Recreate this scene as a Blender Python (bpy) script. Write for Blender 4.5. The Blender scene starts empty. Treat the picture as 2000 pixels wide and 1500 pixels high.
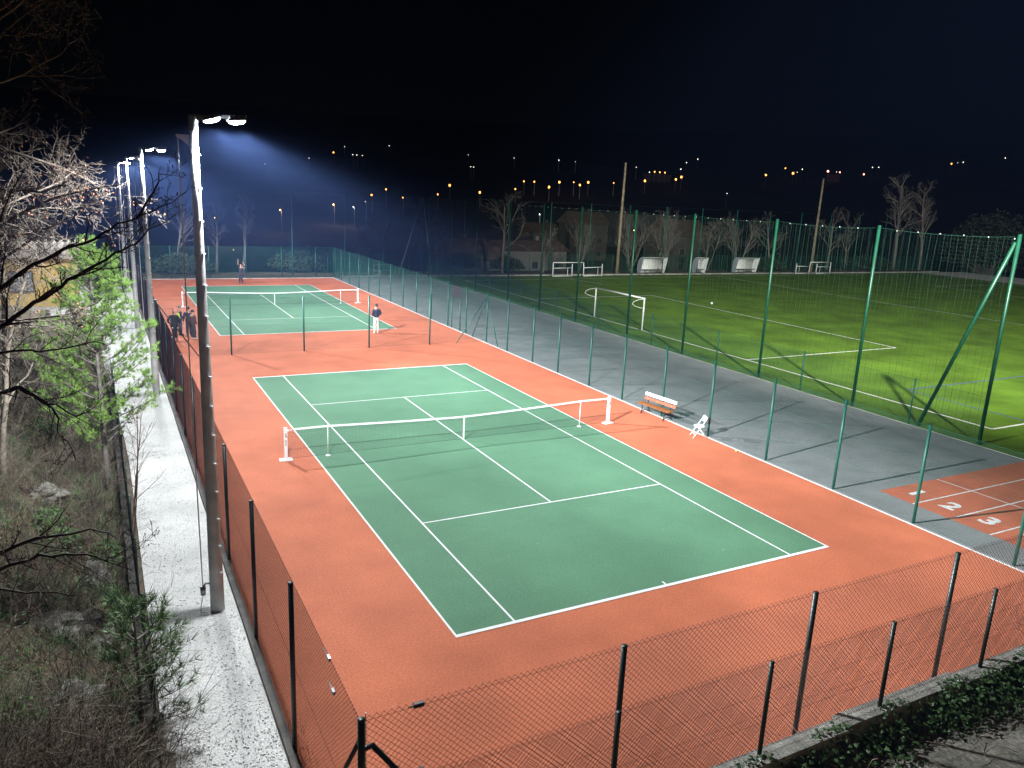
import bpy, bmesh, math, random
import numpy as np
from math import radians, sin, cos, pi, hypot
from mathutils import Vector, Matrix, noise as mnoise

random.seed(7)
rng = np.random.default_rng(7)
SC = bpy.context.scene
COL = SC.collection
R = radians

# ------------------------------------------------------------------ camera
cam_d = bpy.data.cameras.new('camera')
cam_d.sensor_width = 36.0
cam_d.lens = 36.0 * 1506.52 / 2000.0
cam_d.clip_start = 0.05
cam_d.clip_end = 6000
cam = bpy.data.objects.new('camera', cam_d)
COL.objects.link(cam)
cam.location = (-11.3485, -24.7121, 8.8390)
cam.rotation_mode = 'XYZ'
cam.rotation_euler = (1.33063471, -0.0445028262, -0.481965511)
SC.camera = cam

# ------------------------------------------------------------------ night sky, exposure, render settings
world = bpy.data.worlds.new('World')
SC.world = world
world.use_nodes = True
wn = world.node_tree
wn.nodes.clear()
w_out = wn.nodes.new('ShaderNodeOutputWorld')
w_bg = wn.nodes.new('ShaderNodeBackground')
w_sky = wn.nodes.new('ShaderNodeTexSky')
w_sky.sky_type = 'NISHITA'
w_sky.sun_disc = False
w_sky.sun_elevation = R(12.0)
w_sky.sun_rotation = R(200.0)
wn.links.new(w_sky.outputs['Color'], w_bg.inputs['Color'])
wn.links.new(w_bg.outputs['Background'], w_out.inputs['Surface'])
w_bg.inputs['Strength'].default_value = 0.00015         # night: only a trace of sky light

moon_d = bpy.data.lights.new('moon', 'SUN')
moon_d.energy = 0.012
moon_d.angle = R(0.5)
moon_d.color = (0.85, 0.9, 1.0)
moon = bpy.data.objects.new('moon', moon_d)
COL.objects.link(moon)
moon.rotation_euler = (R(40), R(-10), R(160))

vs = SC.view_settings
vs.view_transform = 'Standard'
vs.look = 'None'
vs.exposure = 0.0
vs.gamma = 1.0
vs.use_curve_mapping = False
cy = SC.cycles
cy.use_denoising = True
cy.use_adaptive_sampling = True
cy.adaptive_threshold = 0.025
cy.max_bounces = 5
cy.diffuse_bounces = 2
cy.glossy_bounces = 2
cy.transmission_bounces = 2
cy.volume_bounces = 0
cy.transparent_max_bounces = 6
cy.sample_clamp_indirect = 4.0
cy.caustics_reflective = False
cy.caustics_refractive = False
cy.use_light_tree = True
SC.render.filter_size = 1.3

# ------------------------------------------------------------------ materials
MATS = {}


def mat(name, col, rough=0.7, var=0.0, vscale=8.0, bump=0.0, bscale=60.0, metal=0.0, spec=0.4, col2=None, detail=4.0,
        emit=None, estr=0.0, fine=0.0, fscale=120.0):
    m = bpy.data.materials.new(name)
    m.use_nodes = True
    nt = m.node_tree
    b = nt.nodes['Principled BSDF']
    b.inputs['Base Color'].default_value = (*col, 1)
    b.inputs['Roughness'].default_value = rough
    b.inputs['Metallic'].default_value = metal
    b.inputs['Specular IOR Level'].default_value = spec
    tc = nt.nodes.new('ShaderNodeTexCoord')
    cur = None
    if var > 0:
        n = nt.nodes.new('ShaderNodeTexNoise')
        n.inputs['Scale'].default_value = vscale
        n.inputs['Detail'].default_value = detail
        nt.links.new(tc.outputs['Object'], n.inputs['Vector'])
        rmp = nt.nodes.new('ShaderNodeValToRGB')
        c2 = col2 or tuple(c * (1 - var) for c in col)
        hi = col if col2 else tuple(min(1, c * (1 + var)) for c in col)
        rmp.color_ramp.elements[0].color = (*c2, 1)
        rmp.color_ramp.elements[0].position = 0.32
        rmp.color_ramp.elements[1].color = (*hi, 1)
        rmp.color_ramp.elements[1].position = 0.68
        nt.links.new(n.outputs['Fac'], rmp.inputs['Fac'])
        cur = rmp.outputs['Color']
    if fine > 0:
        n2 = nt.nodes.new('ShaderNodeTexNoise')
        n2.inputs['Scale'].default_value = fscale
        n2.inputs['Detail'].default_value = 2.0
        nt.links.new(tc.outputs['Object'], n2.inputs['Vector'])
        mr = nt.nodes.new('ShaderNodeMapRange')
        mr.inputs['From Min'].default_value = 0.3
        mr.inputs['From Max'].default_value = 0.7
        mr.inputs['To Min'].default_value = 1 - fine
        mr.inputs['To Max'].default_value = 1 + fine
        nt.links.new(n2.outputs['Fac'], mr.inputs['Value'])
        mx = nt.nodes.new('ShaderNodeMix')
        mx.data_type = 'RGBA'
        mx.blend_type = 'MULTIPLY'
        mx.inputs['Factor'].default_value = 1.0
        if cur is not None:
            nt.links.new(cur, mx.inputs[6])
        else:
            mx.inputs[6].default_value = (*col, 1)
        nt.links.new(mr.outputs['Result'], mx.inputs[7])
        cur = mx.outputs[2]
    if cur is not None:
        nt.links.new(cur, b.inputs['Base Color'])
    if bump > 0:
        n3 = nt.nodes.new('ShaderNodeTexNoise')
        n3.inputs['Scale'].default_value = bscale
        n3.inputs['Detail'].default_value = 3.0
        nt.links.new(tc.outputs['Object'], n3.inputs['Vector'])
        bp = nt.nodes.new('ShaderNodeBump')
        bp.inputs['Strength'].default_value = bump
        bp.inputs['Distance'].default_value = 0.02
        nt.links.new(n3.outputs['Fac'], bp.inputs['Height'])
        nt.links.new(bp.outputs['Normal'], b.inputs['Normal'])
    if emit:
        b.inputs['Emission Color'].default_value = (*emit, 1)
        b.inputs['Emission Strength'].default_value = estr
    MATS[name] = m
    return m


def M(n):
    return MATS[n]


def wear(name, amount, scale, scuff):
    """faint blotches and pale ball scuffs on a court surface"""
    nt = MATS[name].node_tree
    b = nt.nodes['Principled BSDF']
    src = b.inputs['Base Color'].links[0].from_socket
    tc = nt.nodes.new('ShaderNodeTexCoord')
    n = nt.nodes.new('ShaderNodeTexNoise')
    n.inputs['Scale'].default_value = scale
    n.inputs['Detail'].default_value = 6.0
    n.inputs['Roughness'].default_value = 0.65
    n.inputs['Distortion'].default_value = 0.6
    nt.links.new(tc.outputs['Object'], n.inputs['Vector'])
    mr = nt.nodes.new('ShaderNodeMapRange')
    mr.inputs['From Min'].default_value = 0.3
    mr.inputs['From Max'].default_value = 0.7
    mr.inputs['To Min'].default_value = 1 - amount
    mr.inputs['To Max'].default_value = 1 + amount
    nt.links.new(n.outputs['Fac'], mr.inputs['Value'])
    mx = nt.nodes.new('ShaderNodeMix')
    mx.data_type = 'RGBA'
    mx.blend_type = 'MULTIPLY'
    mx.inputs['Factor'].default_value = 1.0
    nt.links.new(src, mx.inputs[6])
    nt.links.new(mr.outputs['Result'], mx.inputs[7])
    v = nt.nodes.new('ShaderNodeTexNoise')
    v.inputs['Scale'].default_value = 5.5
    v.inputs['Detail'].default_value = 3.0
    nt.links.new(tc.outputs['Object'], v.inputs['Vector'])
    mr2 = nt.nodes.new('ShaderNodeMapRange')
    mr2.inputs['From Min'].default_value = 0.70
    mr2.inputs['From Max'].default_value = 0.76
    mr2.inputs['To Max'].default_value = scuff
    nt.links.new(v.outputs['Fac'], mr2.inputs['Value'])
    mx2 = nt.nodes.new('ShaderNodeMix')
    mx2.data_type = 'RGBA'
    nt.links.new(mr2.outputs['Result'], mx2.inputs['Factor'])
    nt.links.new(mx.outputs[2], mx2.inputs[6])
    mx2.inputs[7].default_value = (0.55, 0.55, 0.5, 1)
    nt.links.new(mx2.outputs[2], b.inputs['Base Color'])


mat('court_red', (0.49, 0.142, 0.070), 0.85, 0.10, 0.45, 0.35, 60, spec=0.25, fine=0.17, fscale=22)
mat('court_green', (0.098, 0.217, 0.126), 0.85, 0.06, 0.5, 0.3, 60, spec=0.25, fine=0.13, fscale=22)
mat('line_white', (0.80, 0.80, 0.78), 0.75, 0.06, 6, fine=0.06, fscale=60)
mat('asphalt', (0.225, 0.220, 0.222), 0.9, 0.12, 0.6, 0.5, 60, fine=0.16, fscale=20)
mat('track_red', (0.54, 0.125, 0.058), 0.9, 0.15, 0.8, 0.4, 70, fine=0.15, fscale=70)
mat('turf', (0.098, 0.182, 0.018), 0.95, 0.28, 0.35, 0.7, 45, spec=0.15, fine=0.25, fscale=18)
mat('line_blue', (0.06, 0.10, 0.30), 0.9)
mat('gravel', (0.54, 0.53, 0.505), 0.95, 0.16, 0.6, 0.6, 30, fine=0.22, fscale=26)
mat('pebble', (0.62, 0.61, 0.585), 0.9, 0.25, 30)
mat('soil', (0.085, 0.066, 0.042), 1.0, 0.5, 1.4, 1.0, 14, fine=0.4, fscale=9)
mat('concrete', (0.19, 0.18, 0.155), 0.95, 0.35, 3.0, 0.8, 30, fine=0.25, fscale=22)
mat('concrete_pale', (0.48, 0.47, 0.43), 0.95, 0.25, 2.0, 0.5, 30, fine=0.15)
mat('kerb_grey', (0.34, 0.33, 0.30), 0.95, 0.35, 1.2)
mat('kerb_dark', (0.12, 0.11, 0.10), 0.95, 0.3, 4, 0.5, 40)
mat('terrace_slab', (0.15, 0.14, 0.115), 0.97, 0.5, 1.6, 0.8, 20, fine=0.3, fscale=14)
mat('green_post', (0.010, 0.085, 0.058), 0.45, 0.18, 5)
mat('green_post_bright', (0.005, 0.056, 0.031), 0.4, 0.15, 5)
mat('green_dark', (0.005, 0.013, 0.010), 0.45, 0.25, 5)
mat('wire_green', (0.014, 0.11, 0.072), 0.5)
mat('wire_dark', (0.050, 0.016, 0.011), 0.6)
mat('wire_dark_green', (0.010, 0.040, 0.026), 0.6)
mat('net_cord_green', (0.013, 0.058, 0.040), 0.7)
mat('net_black', (0.012, 0.013, 0.013), 0.8)
mat('galvanised', (0.30, 0.315, 0.33), 0.42, 0.22, 3, 0.1, 20, metal=0.75)
mat('pole_steel', (0.46, 0.455, 0.44), 0.6, 0.25, 2.5, 0.15, 14, metal=0.1)
mat('steel_bright', (0.75, 0.76, 0.78), 0.4, metal=0.3)
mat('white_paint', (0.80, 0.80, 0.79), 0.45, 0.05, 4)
mat('white_plastic', (0.82, 0.83, 0.86), 0.4)
mat('lettering', (0.05, 0.045, 0.05), 0.7)
mat('black_iron', (0.012, 0.012, 0.014), 0.5)
mat('lamp_housing', (0.06, 0.06, 0.065), 0.5)
mat('lamp_lens', (0.9, 0.93, 1.0), 0.3, emit=(0.86, 0.93, 1.0), estr=160.0)
mat('bench_wood', (0.21, 0.070, 0.014), 0.5, 0.3, 5, fine=0.2, fscale=14)
mat('bench_back', (0.24, 0.058, 0.018), 0.55, 0.2, 5)
mat('wood_pole', (0.23, 0.19, 0.125), 0.85, 0.3, 4, 0.4, 12)
mat('dugout_white', (0.80, 0.81, 0.78), 0.5, 0.12, 4)
mat('dugout_side', (0.30, 0.33, 0.37), 0.25)
mat('stucco', (0.55, 0.38, 0.13), 0.95, 0.14, 1.5, 0.4, 30)
mat('fascia', (0.42, 0.36, 0.31), 0.95, 0.2, 2, 0.4, 20)
mat('door_orange', (0.42, 0.11, 0.03), 0.6, 0.2, 3)
mat('glass', (0.20, 0.24, 0.28), 0.12, spec=0.8)
mat('frame_brown', (0.10, 0.06, 0.04), 0.7)
mat('house_wall', (0.085, 0.075, 0.062), 0.95, 0.15, 0.6)
mat('house_wall_pale', (0.19, 0.18, 0.155), 0.95, 0.15, 0.6)
mat('house_roof', (0.13, 0.085, 0.065), 0.95, 0.25, 1.0)
mat('house_pane', (0.03, 0.035, 0.04), 0.2)
mat('bark_grey', (0.165, 0.145, 0.125), 0.95, 0.3, 10)
mat('bark_dim', (0.05, 0.045, 0.042), 0.95, 0.3, 10)
mat('bark_dark', (0.045, 0.032, 0.026), 0.95, 0.3, 14)
mat('bark_red', (0.105, 0.052, 0.036), 0.95, 0.35, 14)
mat('twig_pale', (0.25, 0.21, 0.165), 0.95, 0.35, 9)
mat('twig_brown', (0.16, 0.122, 0.088), 0.95, 0.4, 6)
mat('twig_dim', (0.115, 0.09, 0.07), 0.95, 0.35, 9)
mat('bud_red', (0.20, 0.03, 0.018), 0.8)
mat('leaf_rust', (0.16, 0.055, 0.02), 0.8, 0.4, 5)
mat('needle', (0.20, 0.33, 0.065), 0.7, 0.35, 3)
mat('needle_blue', (0.13, 0.21, 0.085), 0.7, 0.35, 3)
mat('grass_dry', (0.22, 0.18, 0.09), 0.9, 0.45, 2.5)
mat('grass_green', (0.085, 0.15, 0.05), 0.9, 0.45, 2.5)
mat('ivy', (0.036, 0.070, 0.024), 0.45, 0.55, 9)
mat('ivy_light', (0.080, 0.150, 0.042), 0.6, 0.5, 6)
mat('leaf_grey', (0.095, 0.165, 0.095), 0.7, 0.4, 6)
mat('dead_leaf', (0.24, 0.135, 0.06), 0.9, 0.5, 9)
mat('rock', (0.19, 0.18, 0.155), 0.95, 0.55, 4, 1.0, 9, fine=0.3, fscale=14)
mat('foliage_dark', (0.028, 0.040, 0.020), 0.9, 0.5, 2)
mat('skin', (0.48, 0.27, 0.19), 0.6)
mat('hair_dark', (0.02, 0.014, 0.010), 0.6)
mat('hair_grey', (0.16, 0.14, 0.13), 0.7)
mat('cloth_black', (0.014, 0.014, 0.017), 0.85)
mat('cloth_navy', (0.018, 0.022, 0.050), 0.85)
mat('cloth_hivis', (0.62, 0.80, 0.05), 0.7)
mat('cloth_brown', (0.075, 0.042, 0.035), 0.85)
mat('cloth_jeans', (0.06, 0.075, 0.11), 0.9)
mat('cloth_white', (0.70, 0.70, 0.66), 0.85)
mat('cloth_charcoal', (0.035, 0.035, 0.04), 0.85)
mat('shoe_dark', (0.02, 0.018, 0.016), 0.6)
mat('shoe_light', (0.5, 0.45, 0.4), 0.6)
mat('ball_yellow', (0.62, 0.66, 0.10), 0.85)
mat('hill', (0.030, 0.034, 0.020), 1.0, 0.5, 0.02)
mat('lantern_amber', (1, 0.6, 0.3), 0.4, emit=(1.0, 0.36, 0.07), estr=7.0)
mat('lantern_white', (1, 1, 1), 0.4, emit=(0.95, 0.88, 0.75), estr=4.5)
mat('lantern_red', (1, 0.5, 0.4), 0.4, emit=(1.0, 0.30, 0.22), estr=10.0)
mat('lantern_yellow', (1, 0.8, 0.4), 0.4, emit=(1.0, 0.72, 0.28), estr=12.0)


wear('court_red', 0.055, 0.9, 0.10)
wear('court_green', 0.055, 0.8, 0.22)
wear('asphalt', 0.06, 1.2, 0.10)
wear('turf', 0.14, 0.5, 0.0)
wear('line_white', 0.07, 2.2, 0.0)


# ------------------------------------------------------------------ mesh building helpers
def frame_of(d):
    d = np.asarray(d, float)
    d = d / (np.linalg.norm(d, axis=-1, keepdims=True) + 1e-12)
    up = np.zeros_like(d)
    up[..., 2] = 1.0
    flip = np.abs(d[..., 2]) > 0.95
    up[flip] = (1.0, 0.0, 0.0)
    a = np.cross(d, up)
    a /= (np.linalg.norm(a, axis=-1, keepdims=True) + 1e-12)
    b = np.cross(a, d)
    return a, b


class MB:
    """collects geometry; build() links it as one mesh object"""

    def __init__(self):
        self.v = []
        self.f = []
        self.tv = []       # numpy batches: verts, tris
        self.mi = []
        self.cur = 0

    def add(self, vs_, fs_):
        o = len(self.v)
        self.v.extend([tuple(x) for x in vs_])
        self.f.extend([tuple(i + o for i in f) for f in fs_])
        self.mi.extend([self.cur] * len(fs_))

    def box(self, c, s, rz=0.0, rot=None):
        hx, hy, hz = s[0] / 2, s[1] / 2, s[2] / 2
        m = rot if rot is not None else Matrix.Rotation(rz, 3, 'Z')
        c = Vector(c)
        vs_ = [c + m @ Vector((x * hx, y * hy, z * hz)) for z in (-1, 1) for y in (-1, 1) for x in (-1, 1)]
        self.add(vs_, [(0, 2, 3, 1), (4, 5, 7, 6), (0, 1, 5, 4), (2, 6, 7, 3), (0, 4, 6, 2), (1, 3, 7, 5)])

    def bar(self, p0, p1, w, h=None):
        h = w if h is None else h
        p0, p1 = np.array(p0, float), np.array(p1, float)
        a, b = frame_of((p1 - p0)[None])
        a, b = a[0] * w / 2, b[0] * h / 2
        vs_ = [p0 - a - b, p0 + a - b, p0 + a + b, p0 - a + b, p1 - a - b, p1 + a - b, p1 + a + b, p1 - a + b]
        self.add(vs_, [(3, 2, 1, 0), (4, 5, 6, 7), (0, 1, 5, 4), (1, 2, 6, 5), (2, 3, 7, 6), (3, 0, 4, 7)])

    def tube(self, pts, r, n=8, caps=True):
        pts = np.array(pts, float)
        k = len(pts)
        rr = np.full(k, r, float) if np.isscalar(r) else np.array(r, float)
        d = np.gradient(pts, axis=0)
        a, b = frame_of(d)
        for i in range(1, k):
            a0 = a[i - 1] - d[i] * (a[i - 1] @ d[i]) / (d[i] @ d[i] + 1e-12)
            a0 /= (np.linalg.norm(a0) + 1e-12)
            a[i] = a0
            b[i] = np.cross(a0, d[i] / (np.linalg.norm(d[i]) + 1e-12))
        th = np.arange(n) * 2 * pi / n
        vs_ = []
        for i in range(k):
            for t in th:
                vs_.append(pts[i] + rr[i] * (cos(t) * a[i] + sin(t) * b[i]))
        fs_ = []
        for i in range(k - 1):
            for j in range(n):
                j2 = (j + 1) % n
                fs_.append((i * n + j, i * n + j2, (i + 1) * n + j2, (i + 1) * n + j))
        if caps:
            fs_.append(tuple(range(n - 1, -1, -1)))
            fs_.append(tuple((k - 1) * n + j for j in range(n)))
        self.add(vs_, fs_)

    def ball(self, c, r, seg=10, ring=7):
        if np.isscalar(r):
            r = (r, r, r)
        vs_ = [(c[0], c[1], c[2] - r[2])]
        for i in range(1, ring):
            ph = -pi / 2 + pi * i / ring
            for j in range(seg):
                t = 2 * pi * j / seg
                vs_.append((c[0] + r[0] * cos(ph) * cos(t), c[1] + r[1] * cos(ph) * sin(t), c[2] + r[2] * sin(ph)))
        vs_.append((c[0], c[1], c[2] + r[2]))
        fs_ = []
        for j in range(seg):
            fs_.append((0, 1 + (j + 1) % seg, 1 + j))
        for i in range(ring - 2):
            for j in range(seg):
                a_ = 1 + i * seg + j
                b_ = 1 + i * seg + (j + 1) % seg
                fs_.append((a_, b_, b_ + seg, a_ + seg))
        top = len(vs_) - 1
        o = 1 + (ring - 2) * seg
        for j in range(seg):
            fs_.append((o + j, o + (j + 1) % seg, top))
        self.add(vs_, fs_)

    def segs(self, arr, n=3):
        """arr: (k,8) p0 p1 r0 r1 -> open n-sided tubes"""
        arr = np.asarray(arr, float)
        if len(arr) == 0:
            return
        p0, p1, r0, r1 = arr[:, 0:3], arr[:, 3:6], arr[:, 6], arr[:, 7]
        a, b = frame_of(p1 - p0)
        th = np.arange(n) * 2 * pi / n
        ring = a[:, None] * np.cos(th)[None, :, None] + b[:, None] * np.sin(th)[None, :, None]
        v0 = p0[:, None] + ring * r0[:, None, None]
        v1 = p1[:, None] + ring * r1[:, None, None]
        V = np.concatenate([v0, v1], 1).reshape(-1, 3)
        base = np.arange(len(arr))[:, None] * (2 * n)
        F = []
        for j in range(n):
            j2 = (j + 1) % n
            F.append(np.stack([base[:, 0] + j, base[:, 0] + j2, base[:, 0] + n + j2], 1))
            F.append(np.stack([base[:, 0] + j, base[:, 0] + n + j2, base[:, 0] + n + j], 1))
        self.tv.append((V, np.concatenate(F), self.cur))

    def tris(self, V, F):
        self.tv.append((np.asarray(V, float).reshape(-1, 3), np.asarray(F, int), self.cur))

    def mesh(self, name, mats, smooth=False):
        me = bpy.data.meshes.new(name)
        if not self.tv:
            me.from_pydata(self.v, [], self.f)
            mi = self.mi
        else:
            Vs = [np.array(self.v, float).reshape(-1, 3)]
            lens = [np.array([len(f) for f in self.f], int)]
            idx = [np.array([i for f in self.f for i in f], int)]
            mi = list(self.mi)
            o = len(self.v)
            for V, F, c in self.tv:
                Vs.append(V)
                lens.append(np.full(len(F), 3, int))
                idx.append((F + o).ravel())
                mi.extend([c] * len(F))
                o += len(V)
            V = np.concatenate(Vs)
            L = np.concatenate(lens)
            I = np.concatenate(idx)
            me.vertices.add(len(V))
            me.vertices.foreach_set('co', V.astype(np.float32).ravel())
            me.loops.add(len(I))
            me.loops.foreach_set('vertex_index', I.astype(np.int32))
            me.polygons.add(len(L))
            st = np.concatenate([[0], np.cumsum(L)[:-1]]).astype(np.int32)
            me.polygons.foreach_set('loop_start', st)
            me.polygons.foreach_set('loop_total', L.astype(np.int32))
            me.update(calc_edges=True)
        if isinstance(mats, str):
            mats = [mats]
        for m in mats:
            me.materials.append(M(m))
        if len(mats) > 1:
            me.polygons.foreach_set('material_index', np.array(mi, np.int32))
        if smooth:
            me.polygons.foreach_set('use_smooth', np.ones(len(me.polygons), bool))
        me.update()
        return me

    def build(self, name, mats, parent=None, smooth=False, loc=None, rz=0.0, kind=None):
        o = bpy.data.objects.new(name, self.mesh(name, mats, smooth))
        COL.objects.link(o)
        if loc is not None:
            o.location = loc
        o.rotation_euler.z = rz
        if parent is not None:
            o.parent = parent
        if kind:
            o['kind'] = kind
        return o


def tag(o, label, cat, group=None):
    o['label'] = label
    o['category'] = cat
    if group:
        o['group'] = group
    return o


def thing(name, label, cat, loc=(0, 0, 0), rz=0.0, group=None):
    o = bpy.data.objects.new(name, None)
    o.empty_display_size = 0.2
    COL.objects.link(o)
    o.location = loc
    o.rotation_euler.z = rz
    return tag(o, label, cat, group)


def struct(o, label=None):
    o['kind'] = 'structure'
    if label:
        o['label'] = label
    return o


def copy_tree(o, parent=None):
    c = o.copy()
    COL.objects.link(c)
    c.parent = parent
    for ch in list(o.children):
        copy_tree(ch, c)
    return c


def inst(name, me, parent, loc=(0, 0, 0), rz=0.0, scale=None):
    o = bpy.data.objects.new(name, me)
    COL.objects.link(o)
    o.location = loc
    o.rotation_euler.z = rz
    if scale:
        o.scale = scale
    o.parent = parent
    return o


def sheet(name, x0, x1, y0, y1, z, m, parent=None, nx=1, ny=1):
    b = MB()
    xs = np.linspace(x0, x1, nx + 1)
    ys = np.linspace(y0, y1, ny + 1)
    vs_ = [(x, y, z) for y in ys for x in xs]
    fs_ = [(j * (nx + 1) + i, j * (nx + 1) + i + 1, (j + 1) * (nx + 1) + i + 1, (j + 1) * (nx + 1) + i) for j in range(ny) for i in range(nx)]
    b.add(vs_, fs_)
    return b.build(name, m, parent)


# ------------------------------------------------------------------ the lie of the land
def sst(a, b, x):
    t = np.clip((x - a) / (b - a), 0, 1)
    return t * t * (3 - 2 * t)


def land(x, y):
    x = np.asarray(x, float)
    y = np.asarray(y, float)
    z = sst(55, 95, y) * -4.5 + sst(106, 160, x) * -4.0 * (1 - sst(55, 95, y))
    d = np.hypot(np.maximum(x, 0) * 0.75, y)
    z = z + sst(150, 420, d) * 16 + np.maximum(0, d - 300) * 0.12
    left = x < -11.0
    z = z + np.where(left, sst(11.0, 16.5, -x) * 2.2 * (1 - sst(22, 34, y)), 0)
    z = z + np.where(left, sst(12, 25, -y) * 7.2, sst(19.5, 25.5, -y) * 7.0)
    return z


def landz(x, y):
    return float(land(x, y))


def rough(x, y):
    """small bumps on the bank left of the gravel"""
    k = 0.16 * mnoise.noise(Vector((x * 0.7, y * 0.7, 3.1))) + 0.10 * mnoise.noise(Vector((x * 1.9, y * 1.9, 8.4)))
    return k * float(sst(11.2, 12.2, -x))


def bankz(x, y):
    return landz(x, y) + rough(x, y) - 0.06


gx = np.concatenate([np.linspace(-700, -40, 16), np.linspace(-36, -22, 8), np.arange(-20, -8.9, 0.4), np.arange(-8, 30, 4), np.arange(30, 200, 8), np.linspace(205, 900, 30), np.linspace(950, 1250, 5)])
gy = np.concatenate([np.arange(-90, -30, 10), np.arange(-30, -26, 1.0), np.arange(-26, 40, 0.5), np.arange(40, 60, 2), np.arange(60, 110, 5), np.arange(110, 460, 12), np.linspace(470, 1050, 22)])
GX, GY = np.meshgrid(gx, gy)
GZ = land(GX, GY) - 0.06
for jj in range(GX.shape[0]):
    for ii in range(GX.shape[1]):
        if GX[jj, ii] < -11.2 and GX[jj, ii] > -24 and -28 < GY[jj, ii] < 40:
            GZ[jj, ii] += rough(GX[jj, ii], GY[jj, ii])
nx_ = len(gx)
V_ = np.stack([GX.ravel(), GY.ravel(), GZ.ravel()], 1)
F_ = []
Mi_ = []
for jj in range(len(gy) - 1):
    for ii in range(nx_ - 1):
        F_.append((jj * nx_ + ii, jj * nx_ + ii + 1, (jj + 1) * nx_ + ii + 1, (jj + 1) * nx_ + ii))
        Mi_.append(0 if (gy[jj] < 100 and gx[ii] < 160) else 1)
gb = MB()
gb.add(V_, F_)
gb.mi = Mi_
ground = struct(gb.build('ground', ['soil', 'hill'], smooth=True))

# ------------------------------------------------------------------ court platform, lines, asphalt, turf, track
Y2 = 34.80
pb = MB()
pb.box((0, 17.3, -0.10), (18.3, 69.6, 0.20))
court_base = struct(pb.build('court_surround', 'court_red'))


def court_paint(y0):
    g = sheet('court_green', -5.485, 5.485, y0 - 11.885, y0 + 11.885, 0.004, 'court_green', court_base)
    w = 0.05
    def ln(x0, x1, ya, yb):
        sheet('court_line', x0, x1, y0 + ya, y0 + yb, 0.009, 'line_white', court_base)
    B_, D_, S_, V = 11.885, 5.485, 4.115, 6.40
    ln(-D_, D_, -B_, -B_ + 0.10)
    ln(-D_, D_, B_ - 0.10, B_)
    for s in (-1, 1):
        ln(s * D_ - (0 if s < 0 else w), s * D_ + (w if s < 0 else 0), -B_ + 0.10, B_ - 0.10)
        ln(s * S_ - (0 if s < 0 else w), s * S_ + (w if s < 0 else 0), -B_ + 0.10, B_ - 0.10)
        ya = s * V - (w if s > 0 else 0)
        ln(-S_ + w, S_ - w, ya, ya + w)
        ln(-0.025, 0.025, min(s * (B_ - 0.10), s * (B_ - 0.24)), max(s * (B_ - 0.10), s * (B_ - 0.24)))
    ln(-0.025, 0.025, -V + w, V - w)


court_paint(0.0)
court_paint(Y2)
sheet('border_line', 9.05, 9.13, -17.3, 52.05, 0.006, 'line_white', court_base)
fb = MB()
fb.box((0.0, 52.20, -0.03), (18.4, 0.16, 0.14))
struct(fb.build('far_kerb', 'concrete_pale'))
kb = MB()
kb.box((-9.24, 17.3, 0.0), (0.14, 69.8, 0.26))
struct(kb.build('kerb', 'kerb_dark'))

asphalt = struct(sheet('asphalt_yard', 9.15, 18.95, -18.0, 52.1, -0.004, 'asphalt', nx=2, ny=8))
turf = struct(sheet('football_pitch', 19.0, 106.0, -9.6, 52.2, -0.004, 'turf', nx=4, ny=4))
kb2 = MB()
kb2.box((18.975, 21.3, -0.005), (0.045, 61.8, 0.03))
kb2.box((62.0, 53.0, 0.02), (88.0, 0.55, 0.14))
kb2.box((14.0, 53.0, 0.02), (7.8, 0.45, 0.13))
struct(kb2.build('pitch_kerb', 'kerb_grey'))
struct(sheet('gravel_margin', 100.4, 112.0, -12, 52.6, 0.002, 'gravel'))


def ground_line(name, p0, p1, w, m, parent, z=0.003):
    p0 = np.array([*p0, z])
    p1 = np.array([*p1, z])
    d = p1 - p0
    d /= np.linalg.norm(d)
    n = np.array([-d[1], d[0], 0]) * w / 2
    b = MB()
    b.add([p0 - n, p1 - n, p1 + n, p0 + n], [(0, 1, 2, 3)])
    return b.build(name, m, parent)


PL = [((22.0, 48.75), (22.0, -6.36)), ((22.06, -6.36), (98.0, -6.36)), ((22.06, 48.7), (99.0, 52.0)), ((98.4, 51.9), (97.6, -6.2)),
      ((22.06, 34.6), (35.7, 35.0)), ((35.66, 34.95), (35.66, 8.35)), ((35.6, 8.40), (22.06, 8.25)),
      ((57.6, 50.0), (58.4, -6.3)), ((82.0, 37.0), (97.9, 37.4)), ((82.05, 36.9), (83.0, 10.0)), ((83.05, 10.05), (97.7, 10.2)),
      ((34.9, 49.1), (36.0, 44.0)), ((85.0, 51.3), (85.8, 46.5)), ((57.9, 30.0), (57.9, 30.2))]
for a_, b_ in PL:
    ground_line('pitch_line', a_, b_, 0.12, 'line_white', turf)
ground_line('pitch_line', (24.9, -0.15), (58.0, -0.2), 0.09, 'line_blue', turf, 0.002)
ground_line('pitch_line', (24.95, -0.1), (24.95, -6.3), 0.09, 'line_blue', turf, 0.002)

track = struct(sheet('running_track', 10.62, 19.6, -17.9, -9.50, 0.000, 'track_red'))
track_ext = sheet('track_lane_field', 19.6, 60.0, -17.9, -9.62, 0.000, 'track_red', track)
for yy in (-10.70, -11.92, -13.14, -14.36, -15.58):
    ground_line('lane_line', (10.62, yy), (60.0, yy - 0.05), 0.055, 'line_white', track, 0.004)
ground_line('lane_line', (13.55, -9.52), (14.0, -17.8), 0.05, 'line_white', track, 0.008)


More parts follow.
